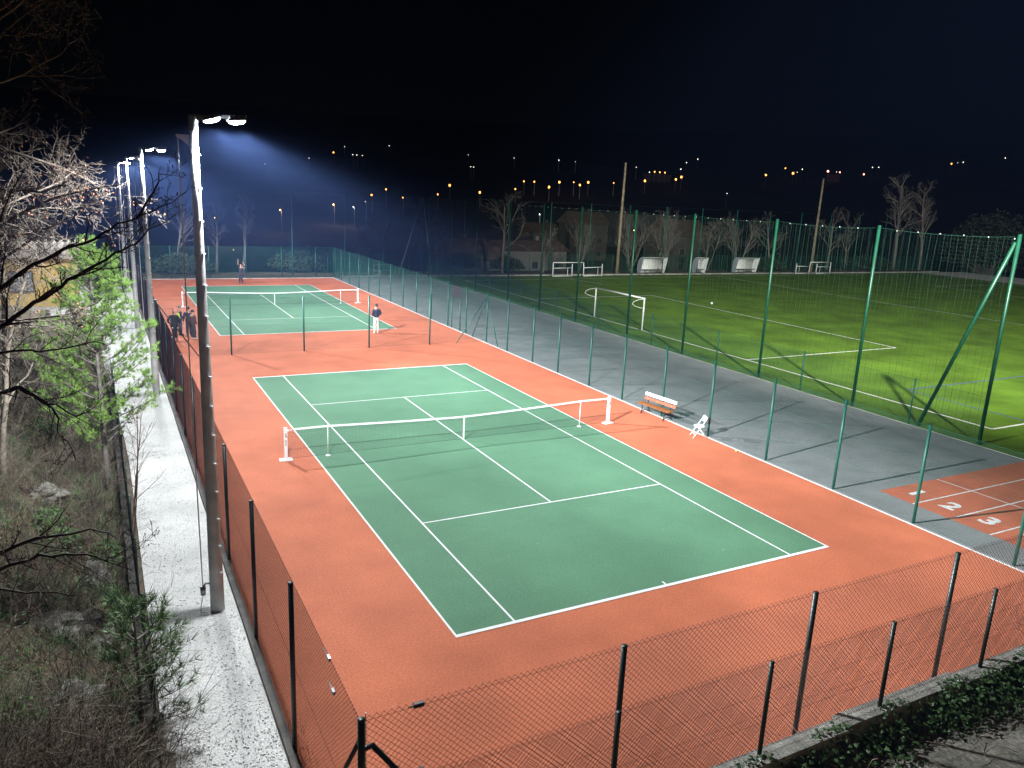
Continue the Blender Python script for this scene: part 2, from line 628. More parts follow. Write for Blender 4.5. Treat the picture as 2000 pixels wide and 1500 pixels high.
def text_mesh(body, size, name, m, parent, loc, rot, bold=0.0, extr=0.0):
    cu = bpy.data.curves.new(name, 'FONT')
    cu.body = body
    cu.size = size
    cu.offset = bold
    cu.extrude = extr
    cu.align_x = 'CENTER'
    cu.align_y = 'CENTER'
    o = bpy.data.objects.new(name + '_tmp', cu)
    COL.objects.link(o)
    dg = bpy.context.evaluated_depsgraph_get()
    me = bpy.data.meshes.new_from_object(o.evaluated_get(dg))
    bpy.data.objects.remove(o)
    me.materials.clear()
    me.materials.append(M(m))
    q = bpy.data.objects.new(name, me)
    COL.objects.link(q)
    q.location = loc
    q.rotation_euler = rot
    q.parent = parent
    return q


for k, yy in enumerate((-10.12, -11.30, -12.52, -13.74)):
    text_mesh(str(k + 1), 0.95, 'lane_number', 'line_white', track, (11.62, yy, 0.005), (0, 0, -pi / 2), 0.035)

# gravel path left of the courts
pbm = MB()
ys_ = np.arange(-19, 48, 0.5)


def path_left(y):
    return float(-11.02 - 0.35 * sst(0, 14, y) - 2.2 * sst(13, 24, y) - 4.5 * sst(24, 32, y))


vs_ = []
for y in ys_:
    xl = path_left(y)
    for t in np.linspace(0, 1, 7):
        x = xl + (-9.31 - xl) * t
        vs_.append((x, y, 0.006 + 0.03 * mnoise.noise(Vector((x * 0.8, y * 0.8, 0)))))
fs_ = [(j * 7 + i, j * 7 + i + 1, (j + 1) * 7 + i + 1, (j + 1) * 7 + i) for j in range(len(ys_) - 1) for i in range(6)]
pbm.add(vs_, fs_)
path = struct(pbm.build('gravel_path', 'gravel', smooth=True))
# loose stones lying on it
n_st = 5500
yy = -14.5 + 34 * rng.random(n_st) ** 2.0
xx = -11.0 + 1.68 * rng.random(n_st)
r_ = 0.009 + 0.013 * rng.random(n_st) ** 2
oc = np.array([(1, 0, 0), (-1, 0, 0), (0, 1, 0), (0, -1, 0), (0, 0, .4), (0, 0, -.4)], float)
of = np.array([(0, 2, 4), (2, 1, 4), (1, 3, 4), (3, 0, 4), (2, 0, 5), (1, 2, 5), (3, 1, 5), (0, 3, 5)])
an = rng.random(n_st) * 6.28
ca, sa = np.cos(an), np.sin(an)
el = 0.7 + 0.8 * rng.random(n_st)
P_ = oc[None] * r_[:, None, None]
P_[:, :, 0] *= el[:, None]
Px = P_[:, :, 0] * ca[:, None] - P_[:, :, 1] * sa[:, None] + xx[:, None]
Py = P_[:, :, 0] * sa[:, None] + P_[:, :, 1] * ca[:, None] + yy[:, None]
Pz = P_[:, :, 2] + 0.012
sb = MB()
sb.tris(np.stack([Px, Py, Pz], 2).reshape(-1, 3), (of[None] + np.arange(n_st)[:, None, None] * 6).reshape(-1, 3))
sb.build('gravel_stones', 'pebble', path, kind='stuff')

# terrace, wall with coping behind the near fence
tb = MB()
tb.box((8.0, -22.4, 0.0), (36.0, 8.6, 1.16))
terrace = struct(tb.build('terrace', 'terrace_slab'))

# ------------------------------------------------------------------ chain link fences
def chain_segments(W, H, z0=0.05, s=0.0707, r=0.0019, cut=0.6, tip=0.03):
    """straight diagonal wires of a W x H panel, cut into short pieces; local x along the fence"""
    out = []
    n = int((W + H) / s) + 1
    for k in range(n + 1):
        c = k * s
        # rising wire through (c - t, t)
        for sgn in (1, -1):
            if sgn > 0:
                x0, x1 = c - H, c
                za, zb = 0.0, H
                xa, xb = x0, x1
            else:
                xa, xb = c, c - H
                za, zb = 0.0, H
            # clip to 0..W in x
            dx = xb - xa
            t0, t1 = 0.0, 1.0
            ta, tb_ = (0 - xa) / dx, (W - xa) / dx
            lo, hi = min(ta, tb_), max(ta, tb_)
            t0, t1 = max(t0, lo), min(t1, hi)
            if t1 - t0 < 1e-3:
                continue
            pa = np.array([xa + dx * t0, 0.0, z0 + za + (zb - za) * t0])
            pb_ = np.array([xa + dx * t1, 0.0, z0 + za + (zb - za) * t1])
            if t1 > 0.9999 and tip:
                pb_ = pb_ + (pb_ - pa) / np.linalg.norm(pb_ - pa) * tip
            L = np.linalg.norm(pb_ - pa)
            m = max(1, int(math.ceil(L / cut)))
            for q in range(m):
                a_ = pa + (pb_ - pa) * (q / m)
                b_ = pa + (pb_ - pa) * ((q + 1) / m)
                out.append((*a_, *b_, r, r))
    return np.array(out)


def place_segs(arr, p0, p1):
    d = np.array(p1[:2], float) - np.array(p0[:2], float)
    d /= np.linalg.norm(d)
    z = p0[2] if len(p0) > 2 else 0.0
    o = arr.copy()
    for c in (0, 3):
        x = arr[:, c].copy()
        yv = arr[:, c + 1].copy()
        o[:, c] = p0[0] + d[0] * x - d[1] * yv
        o[:, c + 1] = p0[1] + d[1] * x + d[0] * yv
        o[:, c + 2] = arr[:, c + 2] + z
    return o


def post_mesh(H, r, m, n=10):
    b = MB()
    b.tube([(0, 0, 0), (0, 0, H)], r, n)
    b.tube([(0, 0, H), (0, 0, H + 0.012)], r * 1.12, n)
    return b.mesh('post', m, True)


def fence(name, label, p0, p1, posts, H, post_m, wire_m, r_post=0.03, r_wire=0.0019, s=0.0707, mesh_h=None, z0=0.04, gaps=(), wires=(0.0, 0.5, 1.0), group=None, cat='fence', post_off=0.03, tip=0.03):
    """p0 to p1 on plan; posts = distances along; one child per post, one wire mesh"""
    p0 = np.array(p0, float)
    p1 = np.array(p1, float)
    W = np.linalg.norm(p1[:2] - p0[:2])
    d = (p1 - p0)
    d /= np.linalg.norm(d)
    nrm = np.array([-d[1], d[0], 0])
    root = thing(name, label, cat, tuple(p0), 0, group)
    pm = post_mesh(H, r_post, post_m)
    for t in posts:
        q = d * t
        inst('post', pm, root, (q[0], q[1], 0))
    mh = mesh_h or (H - z0 - 0.02)
    b = MB()
    spans = []
    a = 0.0
    for g0, g1 in gaps:
        spans.append((a, g0))
        a = g1
    spans.append((a, W))
    off = nrm * post_off
    for s0, s1 in spans:
        if s1 - s0 < 0.2:
            continue
        sg = chain_segments(s1 - s0, mh, z0, s, r_wire, tip=tip)
        b.segs(place_segs(sg, d * s0 + off, d * s1 + off), 3)
    b.build('wire_mesh', wire_m, root, kind='stuff')
    for fz in wires:
        for s0, s1 in spans:
            tw = MB()
            m_ = max(1, int((s1 - s0) / 2))
            pts = [(d * (s0 + (s1 - s0) * i / m_) + off + np.array([0, 0, z0 + mh * fz])) for i in range(m_ + 1)]
            tw.tube(pts, 0.0028, 4)
            tw.build('tension_wire', wire_m, root)
    return root


def brace(root, base, top, r, m, name='brace'):
    b = MB()
    b.tube([base, top], r, 10)
    return b.build(name, m, root, True)


def rel(root, p):
    return tuple(np.array(p, float) - np.array(root.location))


# left long fence, x = -9.17
LY0, LY1 = -17.33, 52.0
lp = [-13.88, -10.45, -6.86, -3.40, 0.05, 3.5, 6.95, 10.4, 13.85, 17.3, 18.9, 20.1, 23.5, 26.95, 30.4, 33.85, 37.3, 40.75, 44.2, 47.65, 51.1]
left_fence = fence('chain_link_fence', 'long dark green chain link fence between the gravel path and the tennis courts', (-9.17, LY0, 0), (-9.17, LY1, 0),
                   [y - LY0 for y in lp], 3.0, 'green_dark', 'wire_dark', 0.040, 0.0023, gaps=((18.9 - LY0, 20.1 - LY0),), post_off=-0.04)
brace(left_fence, rel(left_fence, (-9.12, -15.35, 0.05)), rel(left_fence, (-9.12, -17.22, 2.62)), 0.028, 'green_dark')
for zt in (2.96, 2.60):
    tb2 = MB()
    tb2.box(rel(left_fence, (-9.13, -15.95 if zt > 2.9 else -16.15, zt)), (0.03, 0.10, 0.05))
    tb2.tube([rel(left_fence, (-9.13, -15.86 if zt > 2.9 else -16.06, zt)), rel(left_fence, (-9.13, -15.70 if zt > 2.9 else -15.9, zt))], 0.008, 6)
    tb2.build('wire_tensioner', 'galvanised', left_fence)
# its open gate
gate = thing('court_gate', 'narrow framed mesh gate standing open beside the group of four people', 'gate', (-9.12, 20.1, 0), R(8))
gbm = MB()
gbm.tube([(0.02, 0, 0.08), (0.02, 0, 2.1), (1.0, 0, 2.1), (1.0, 0, 0.08), (0.02, 0, 0.08)], 0.022, 8)
gbm.build('gate_frame', 'green_dark', gate, True)
gm2 = MB()
gm2.segs(chain_segments(0.96, 1.98, 0.1, 0.0707, 0.002, tip=0), 3)
gm2.build('wire_mesh', 'wire_dark', gate, kind='stuff', loc=(0.03, 0, 0))
hb = MB()
hb.bar((0.92, -0.06, 1.05), (0.92, 0.06, 1.05), 0.03)
hb.build('handle', 'steel_bright', gate)

# near fence, y = -17.33
near_fence = fence('chain_link_fence', 'chain link fence across the near end of the court with black posts', (-9.12, -17.33, 0), (9.25, -17.33, 0),
                   [0, 3.64, 7.31, 10.91, 14.55, 18.33], 3.0, 'green_dark', 'wire_dark', 0.042, 0.0030, s=0.090, wires=(0.0, 0.33, 0.66, 0.985), post_off=0.05)
brace(near_fence, rel(near_fence, (-7.25, -17.30, 0.05)), rel(near_fence, (-8.98, -17.30, 2.60)), 0.034, 'green_dark')
cb = MB()
for p_, q_ in (((-9.12, -17.33, 2.60), (-8.96, -17.30, 2.60)), ((-9.12, -17.33, 2.62), (-9.12, -17.20, 2.62))):
    cb.tube([rel(near_fence, p_), rel(near_fence, q_)], 0.03, 8)
cb.build('clamp', 'green_dark', near_fence, True)
rod = MB()
rod.tube([rel(near_fence, (-9.05, -17.27, 0.1)), rel(near_fence, (-9.05, -17.27, 3.03))], 0.006, 6)
rod.build('stretcher_rod', 'steel_bright', near_fence)
for zt, xt in ((2.975, -8.42), (2.06, -8.40)):
    tb2 = MB()
    tb2.box(rel(near_fence, (xt, -17.31, zt)), (0.13, 0.04, 0.055), 0.0)
    tb2.tube([rel(near_fence, (xt - 0.13, -17.31, zt)), rel(near_fence, (xt - 0.065, -17.31, zt))], 0.008, 6)
    tb2.build('wire_tensioner', 'black_iron', near_fence)

# wall and its lower fence
wall = thing('retaining_wall', 'low weathered concrete wall with ivy along the near end of the courts', 'wall', (0, -17.95, 0))
xw = -10.4
k = 0
while xw < 24:
    w_ = 2.95
    b = MB()
    off = 0.03 * ((k % 2) * 2 - 1)
    b.box((xw + w_ / 2, off, 0.94), (w_ - 0.03, 0.30, 0.13), R(random.uniform(-0.5, 0.5)))
    b.build('coping_block', 'concrete', wall)
    b = MB()
    b.box((xw + w_ / 2, 0.02 + off * 0.4, 0.4), (w_ - 0.004, 0.24, 0.94))
    b.build('wall_block', 'concrete', wall)
    xw += w_
    k += 1
wp = [-5.95, -3.29, -0.63, 2.07, 4.75, 7.4]
wall_fence = fence('chain_link_fence', 'shorter chain link fence standing on the weathered concrete wall', (-9.6, -17.93, 1.0), (9.6, -17.93, 1.0),
                   [x + 9.6 for x in wp], 1.53, 'green_dark', 'wire_dark', 0.034, 0.0028, wires=(0.02, 0.33, 0.66, 0.985), post_off=0.03)

# divider between the courts, y = 17.3
div_fence = fence('chain_link_fence', 'chain link divider fence between the near court and the far court', (-9.1, 17.33, 0), (9.2, 17.33, 0),
                  [0.0, 3.48, 7.27, 10.95, 14.65], 3.0, 'green_post', 'wire_dark_green', 0.044, 0.0016, wires=(0.0, 0.5, 1.0))
brace(div_fence, rel(div_fence, (-7.25, 17.36, 0.03)), rel(div_fence, (-9.05, 17.36, 2.8)), 0.028, 'green_dark')
brace(div_fence, rel(div_fence, (7.26, 17.26, 0.03)), rel(div_fence, (9.2, 17.26, 2.75)), 0.028, 'green_post')

# right fence, x = 9.25
rp = [-17.3, -14.6, -11.69, -8.81, -5.85, -2.8, 0.1, 2.98, 5.73, 8.69, 11.4, 14.46, 17.24, 20.29, 23.28, 26.37, 29.28, 32.2, 35.15, 38.1, 41.0, 43.95, 46.9, 49.8, 52.0]
right_fence = fence('chain_link_fence', 'green chain link fence between the tennis courts and the grey asphalt yard', (9.25, -17.33, 0), (9.25, 52.1, 0),
                    [y + 17.33 for y in rp], 3.0, 'green_post', 'wire_green', 0.045, 0.0023, gaps=((21.26 + 17.33, 22.64 + 17.33),), wires=(0.0, 0.33, 0.66, 1.0))
brace(right_fence, rel(right_fence, (9.2, 19.18, 0.02)), rel(right_fence, (9.22, 17.30, 2.8)), 0.028, 'green_post')
brace(right_fence, rel(right_fence, (9.2, 15.58, 0.02)), rel(right_fence, (9.22, 17.18, 2.8)), 0.028, 'green_post')
gate2 = thing('court_gate', 'small green gate between two short posts in the right fence', 'gate', (9.25, 21.26, 0), R(90))
b = MB()
b.tube([(0, 0, 0), (0, 0, 2.08)], 0.045, 10)
b.build('post', 'green_post', gate2, True)
b = MB()
b.tube([(1.38, 0, 0), (1.38, 0, 2.05)], 0.04, 10)
b.build('post', 'green_post', gate2, True)
b = MB()
b.tube([(0.08, 0, 0.1), (0.08, 0, 2.0), (1.3, 0, 2.0), (1.3, 0, 0.1), (0.08, 0, 0.1)], 0.02, 8)
b.tube([(0.08, 0, 1.05), (1.3, 0, 1.05)], 0.015, 8)
b.build('gate_frame', 'green_post', gate2, True)
b = MB()
b.segs(chain_segments(1.2, 1.9, 0.1, 0.0707, 0.0016, tip=0), 3)
b.build('wire_mesh', 'wire_green', gate2, kind='stuff', loc=(0.09, 0, 0))
b = MB()
b.box((0.14, -0.05, 1.05), (0.14, 0.05, 0.10))
b.build('lock', 'steel_bright', gate2)

# fences at the far end
far_posts = [0.0, 3.3, 6.6, 9.9, 13.2, 16.5, 18.3]
far_fence = fence('chain_link_fence', 'dark green chain link fence closing the far end of the far court', (-9.1, 52.35, 0), (9.25, 52.35, 0), far_posts, 3.0, 'green_post', 'wire_green', 0.032, 0.0024, wires=(0.0, 0.5, 1.0))
back_fence = fence('chain_link_fence', 'low dark green mesh fence in front of the trees behind the football pitch', (9.5, 55.9, 0), (108.0, 55.9, 0), list(np.arange(0, 99, 3.0)), 2.2, 'green_post', 'wire_green', 0.028, 0.0026, s=0.09, wires=(0.0, 1.0), tip=0)

# ball-stop netting behind the goal, x = 19.2
NY = [-7.5, -1.45, 4.5, 10.75, 16.4, 22.8, 28.2, 33.7, 40.2, 46.0, 52.0]
stop = thing('ball_stop_net', 'tall green ball stop net on high posts beside the football pitch', 'net', (19.2, -7.5, 0))
pm8 = post_mesh(8.25, 0.072, 'green_post_bright', 12)
for y in NY:
    inst('post', pm8, stop, (0, y + 7.5, 0))
brace(stop, (0.02, 2.68, 0.02), (0.02, 0.12, 7.95), 0.075, 'green_post_bright')
cl = MB()
cl.tube([(0.02, 0.18, 7.93), (0.0, 0.0, 7.93)], 0.05, 8)
cl.build('clamp', 'green_post_bright', stop)
nb = MB()
L = NY[-1] - NY[0]
sg = []
for i in range(int(L / 0.30) + 1):
    y = i * 0.30 + random.uniform(-0.05, 0.05)
    amp = random.uniform(0.02, 0.07)
    ph = random.random() * 6
    pts = [(0.07 + 0.03 * sin(ph + zz * 2), y + amp * sin(ph + zz * 1.3), zz) for zz in np.linspace(0.1, 8.1, 8)]
    for j in range(7):
        sg.append((*pts[j], *pts[j + 1], 0.0042, 0.0042))
nb.segs(sg, 3)
sg = []
for i in range(int(L / 0.15) + 1):
    y = i * 0.15
    for j in range(8):
        sg.append((0.07, y, 0.1 + j, 0.07, y, 1.1 + j, 0.0016, 0.0016))
for zz in np.arange(0.1, 8.15, 0.15):
    for j in range(int(L / 2)):
        sg.append((0.07, j * 2.0, zz, 0.07, j * 2.0 + 2, zz, 0.0016, 0.0016))
nb.segs(sg, 3)
nb.build('netting', 'net_cord_green', stop, kind='stuff')
rb = MB()
for i in range(len(NY) - 1):
    y0, y1 = NY[i] + 7.5, NY[i + 1] + 7.5
    pts = [(0.06, y0 + (y1 - y0) * t, 8.16 - 0.12 * 4 * t * (1 - t)) for t in np.linspace(0, 1, 7)]
    rb.segs([(*pts[j], *pts[j + 1], 0.008, 0.008) for j in range(6)], 4)
rb.build('top_rope', 'net_cord_green', stop)
kn = MB()
for y in np.arange(0.2, L, 1.0):
    kn.ball((0.06, y, 8.13 - 0.05), 0.022, 6, 4)
kn.build('carabiners', 'steel_bright', stop, kind='stuff')
low_p = []
for i in range(len(NY) - 1):
    low_p.append((NY[i] + NY[i + 1]) / 2)
low_fence = fence('chain_link_fence', 'low green mesh fence under the tall ball stop net', (19.05, -7.5, 0), (19.05, 52.0, 0), [y + 7.5 for y in low_p], 2.0, 'green_post', 'wire_green', 0.034, 0.0019, wires=(0.0, 0.5, 1.0), tip=0.02)

# tall netting poles along the far side of the pitch and court
def plain_pole(name, label, cat, loc, H, r0, r1, m, group=None):
    o = thing(name, label, cat, loc, 0, group)
    b_ = MB()
    b_.tube([(0, 0, -0.2), (0, 0, H * 0.5), (0, 0, H)], [r0, (r0 + r1) / 2, r1], 12)
    b_.build('shaft', m, o, True)
    return o, b_


far_stop = thing('ball_stop_net', 'row of tall slim netting poles along the far edge of the court and pitch', 'net', (5.6, 54.4, 0))
pm9 = post_mesh(8.25, 0.055, 'green_post', 10)
fx = [5.6, 10.9, 24.3, 29.8, 35.3, 40.8, 46.5, 52.2, 58.0, 64.0, 70.0, 76.0, 82.0, 88.0, 94.0, 100.0]
for x in fx:
    inst('post', pm9, far_stop, (x - 5.6, 0, 0))
b = MB()
sg = [(fx[i] - 5.6, 0, 8.2, fx[i + 1] - 5.6, 0, 8.2, 0.007, 0.007) for i in range(len(fx) - 1)]
b.segs(sg, 4)
b.build('top_rope', 'net_cord_green', far_stop)
corner = thing('braced_corner_pole', 'tall corner pole held by two long slanting galvanised struts', 'pole', (18.65, 52.6, 0))
b = MB()
b.tube([(0, 0, 0), (0, 0, 8.25)], 0.06, 10)
b.build('post', 'green_post', corner, True)
brace(corner, (-2.55, 0.1, 0.02), (-0.05, 0, 8.1), 0.05, 'galvanised', 'strut')
brace(corner, (1.15, -0.1, 0.02), (0.05, 0, 8.1), 0.05, 'galvanised', 'strut')

# low fence on the bank edge of the gravel path
bank_fence = fence('chain_link_fence', 'low sagging green mesh fence along the bank edge of the gravel path', (-11.08, -16.5, 0.05), (-11.3, 13.0, 0.0),
                   list(np.arange(1.2, 29, 2.6)), 1.25, 'green_dark', 'wire_dark_green', 0.026, 0.0034, s=0.0707, wires=(0.0, 0.5, 1.0))
bk = MB()
bk.box((-11.28, -2.0, 0.02), (0.16, 29.0, 0.42), R(0.4))
struct(bk.build('bank_edging', 'concrete'))

# ------------------------------------------------------------------ tennis nets
def tennis_net(label, y0):
    root = thing('tennis_net', label, 'tennis net', (0, y0, 0), 0, None)
    def top(x):
        a = abs(x)
        if a < 5.03:
            return 0.914 + (1.07 - 0.914) * (a / 5.03) ** 1.3
        return 1.07
    for s in (-1, 1):
        pb_ = MB()
        pb_.box((s * 6.42, 0, 0.56), (0.10, 0.10, 1.08))
        pb_.tube([(s * 6.42, 0, 1.10), (s * 6.42, 0, 1.125)], 0.062, 12)
        po = pb_.build('net_post', 'white_paint', root)
        q = MB()
        q.box((s * 6.42, 0, 0.02), (0.42, 0.26, 0.035), R(6 * s))
        q.build('base_plate', 'white_paint', po)
        q = MB()
        zz = 1.02
        for gi, (hh, ww) in enumerate([(0.02, 0.02), (0, 0), (0.03, 0.035), (0.035, 0.05), (0.05, 0.055), (0.03, 0.04), (0, 0), (0, 0), (0.02, 0.045), (0.025, 0.04), (0.012, 0.05), (0.012, 0.05), (0.02, 0.05), (0.012, 0.05), (0.012, 0.05)]):
            if ww:
                q.box((s * 6.42 + (0.012 if gi % 3 else -0.006), -0.0515, zz - hh / 2), (ww, 0.003, hh * 0.8), 0)
                if gi in (3, 4, 8):
                    q.bar((s * 6.42 - 0.02, -0.0515, zz - hh), (s * 6.42 + 0.03, -0.0515, zz - hh * 0.2), 0.01, 0.003)
            zz -= max(hh + 0.012, 0.03)
        q.build('lettering', 'lettering', po)
        q = MB()
        q.tube([(s * 6.36, 0, 1.0), (s * 6.3, 0, 1.0)], 0.02, 8)
        q.build('winder', 'steel_bright', po, True)
    nb_ = MB()
    sg_ = []
    st_ = 0.048
    for x in np.arange(-6.33, 6.331, st_):
        t_ = top(x) - 0.03
        sg_.append((x, 0, 0.05, x, 0, t_, 0.0023, 0.0023))
    for i in range(21):
        f_ = i / 20
        xs2 = np.linspace(-6.33, 6.33, 27)
        for a_, b_ in zip(xs2[:-1], xs2[1:]):
            sg_.append((a_, 0, 0.05 + f_ * (top(a_) - 0.08), b_, 0, 0.05 + f_ * (top(b_) - 0.08), 0.0023, 0.0023))
    for i in (17, 18, 19):
        f_ = (i + 0.5) / 20
        for a_, b_ in zip(xs2[:-1], xs2[1:]):
            sg_.append((a_, 0, 0.05 + f_ * (top(a_) - 0.08), b_, 0, 0.05 + f_ * (top(b_) - 0.08), 0.0023, 0.0023))
    nb_.segs(sg_, 3)
    nb_.build('net_mesh', 'net_black', root, kind='stuff')
    hb_ = MB()
    xs2 = np.linspace(-6.15, 6.33, 40)
    for a_, b_ in zip(xs2[:-1], xs2[1:]):
        hb_.bar((a_, 0, top(a_) - 0.03), (b_, 0, top(b_) - 0.03), 0.018, 0.062)
    hb_.build('headband', 'white_paint', root)
    hb_ = MB()
    for s in (-1, 1):
        hb_.bar((s * 6.2, 0, 1.05), (s * 6.38, 0, 1.05), 0.01)
        hb_.bar((s * 6.2, 0, 1.0), (s * 6.38, 0, 1.0), 0.01)
    hb_.build('lacing', 'white_paint', root)
    bt = MB()
    bt.bar((-6.33, 0, 0.05), (6.33, 0, 0.05), 0.008)
    bt.build('bottom_cord', 'net_black', root)
    cs = MB()
    cs.box((0, -0.012, 0.455), (0.05, 0.006, 0.91))
    cs.box((0, 0.012, 0.455), (0.05, 0.006, 0.91))
    cs.build('centre_strap', 'white_paint', root)
    for s in (-1, 1):
        q = MB()
        q.tube([(s * 5.03, -0.03, 0.02), (s * 5.03, -0.03, 1.09)], 0.016, 8)
        so = q.build('singles_stick', 'white_paint', root, True)
        q = MB()
        q.tube([(s * 5.03, -0.03, 0.0105), (s * 5.03, -0.03, 0.026)], [0.09, 0.08], 12)
        q.tube([(s * 5.03, -0.03, 0.026), (s * 5.03, -0.03, 0.05)], [0.05, 0.02], 12)
        q.build('foot', 'white_paint', so)
    return root


tennis_net('tennis net with white band stretched across the near court', 0.0)
tennis_net('smaller looking tennis net across the far court beyond the divider fence', Y2)

# ------------------------------------------------------------------ floodlight poles
def spot(parent, loc, target, power, size, blend, radius, colr):
    d_ = bpy.data.lights.new('floodlight_beam', 'SPOT')
    d_.energy = power
    d_.spot_size = R(size)
    d_.spot_blend = blend
    d_.shadow_soft_size = radius
    d_.color = colr
    o = bpy.data.objects.new('floodlight_beam', d_)
    COL.objects.link(o)
    o.location = loc
    o.rotation_euler = (Vector(target) - Vector(loc)).to_track_quat('-Z', 'Y').to_euler()
    o.parent = parent
    return o


def photometric(name, power, front, back, colr):
    """point lamp with the intensity profile of an asymmetric court floodlight (cosine from nadir -> intensity)"""
    d_ = bpy.data.lights.new(name, 'POINT')
    d_.energy = power
    d_.shadow_soft_size = 0.09
    d_.color = colr
    d_.use_nodes = True
    nt_ = d_.node_tree
    em = nt_.nodes['Emission']
    tc_ = nt_.nodes.new('ShaderNodeTexCoord')
    sx = nt_.nodes.new('ShaderNodeSeparateXYZ')
    nt_.links.new(tc_.outputs['Normal'], sx.inputs[0])
    neg = nt_.nodes.new('ShaderNodeMath')
    neg.operation = 'MULTIPLY'
    neg.inputs[1].default_value = -1.0
    nt_.links.new(sx.outputs['Z'], neg.inputs[0])
    outs = []
    for prof in (front, back):
        fc = nt_.nodes.new('ShaderNodeValToRGB')
        fc.color_ramp.interpolation = 'EASE'
        els = fc.color_ramp.elements
        while len(els) < len(prof):
            els.new(0.5)
        for e_, (ps, vl) in zip(els, prof):
            e_.position = ps
            e_.color = (vl, vl, vl, 1)
        nt_.links.new(neg.outputs[0], fc.inputs['Fac'])
        outs.append(fc)
    mr = nt_.nodes.new('ShaderNodeMapRange')
    mr.interpolation_type = 'SMOOTHSTEP'
    mr.inputs['From Min'].default_value = -0.22
    mr.inputs['From Max'].default_value = 0.60
    nt_.links.new(sx.outputs['X'], mr.inputs['Value'])
    mx = nt_.nodes.new('ShaderNodeMix')
    mx.data_type = 'RGBA'
    nt_.links.new(mr.outputs['Result'], mx.inputs['Factor'])
    nt_.links.new(outs[1].outputs['Color'], mx.inputs[6])
    nt_.links.new(outs[0].outputs['Color'], mx.inputs[7])
    nt_.links.new(mx.outputs[2], em.inputs['Strength'])
    return d_


FRONT = [(0.0, 0.0), (0.14, 0.012), (0.25, 0.09), (0.33, 0.55), (0.42, 1.0), (0.56, 0.42), (0.75, 0.110), (0.92, 0.044), (1.0, 0.056)]
BACK = [(0.0, 0.0), (0.12, 0.02), (0.25, 0.09), (0.45, 0.155), (0.70, 0.17), (0.90, 0.095), (1.0, 0.056)]
COOL = (0.90, 0.955, 1.0)
P_LAMP = 29500.0
lamp_data = [photometric('floodlight_beam', P_LAMP * k_, FRONT, BACK, COOL) for k_ in (1.14, 0.86, 0.92, 0.92)]


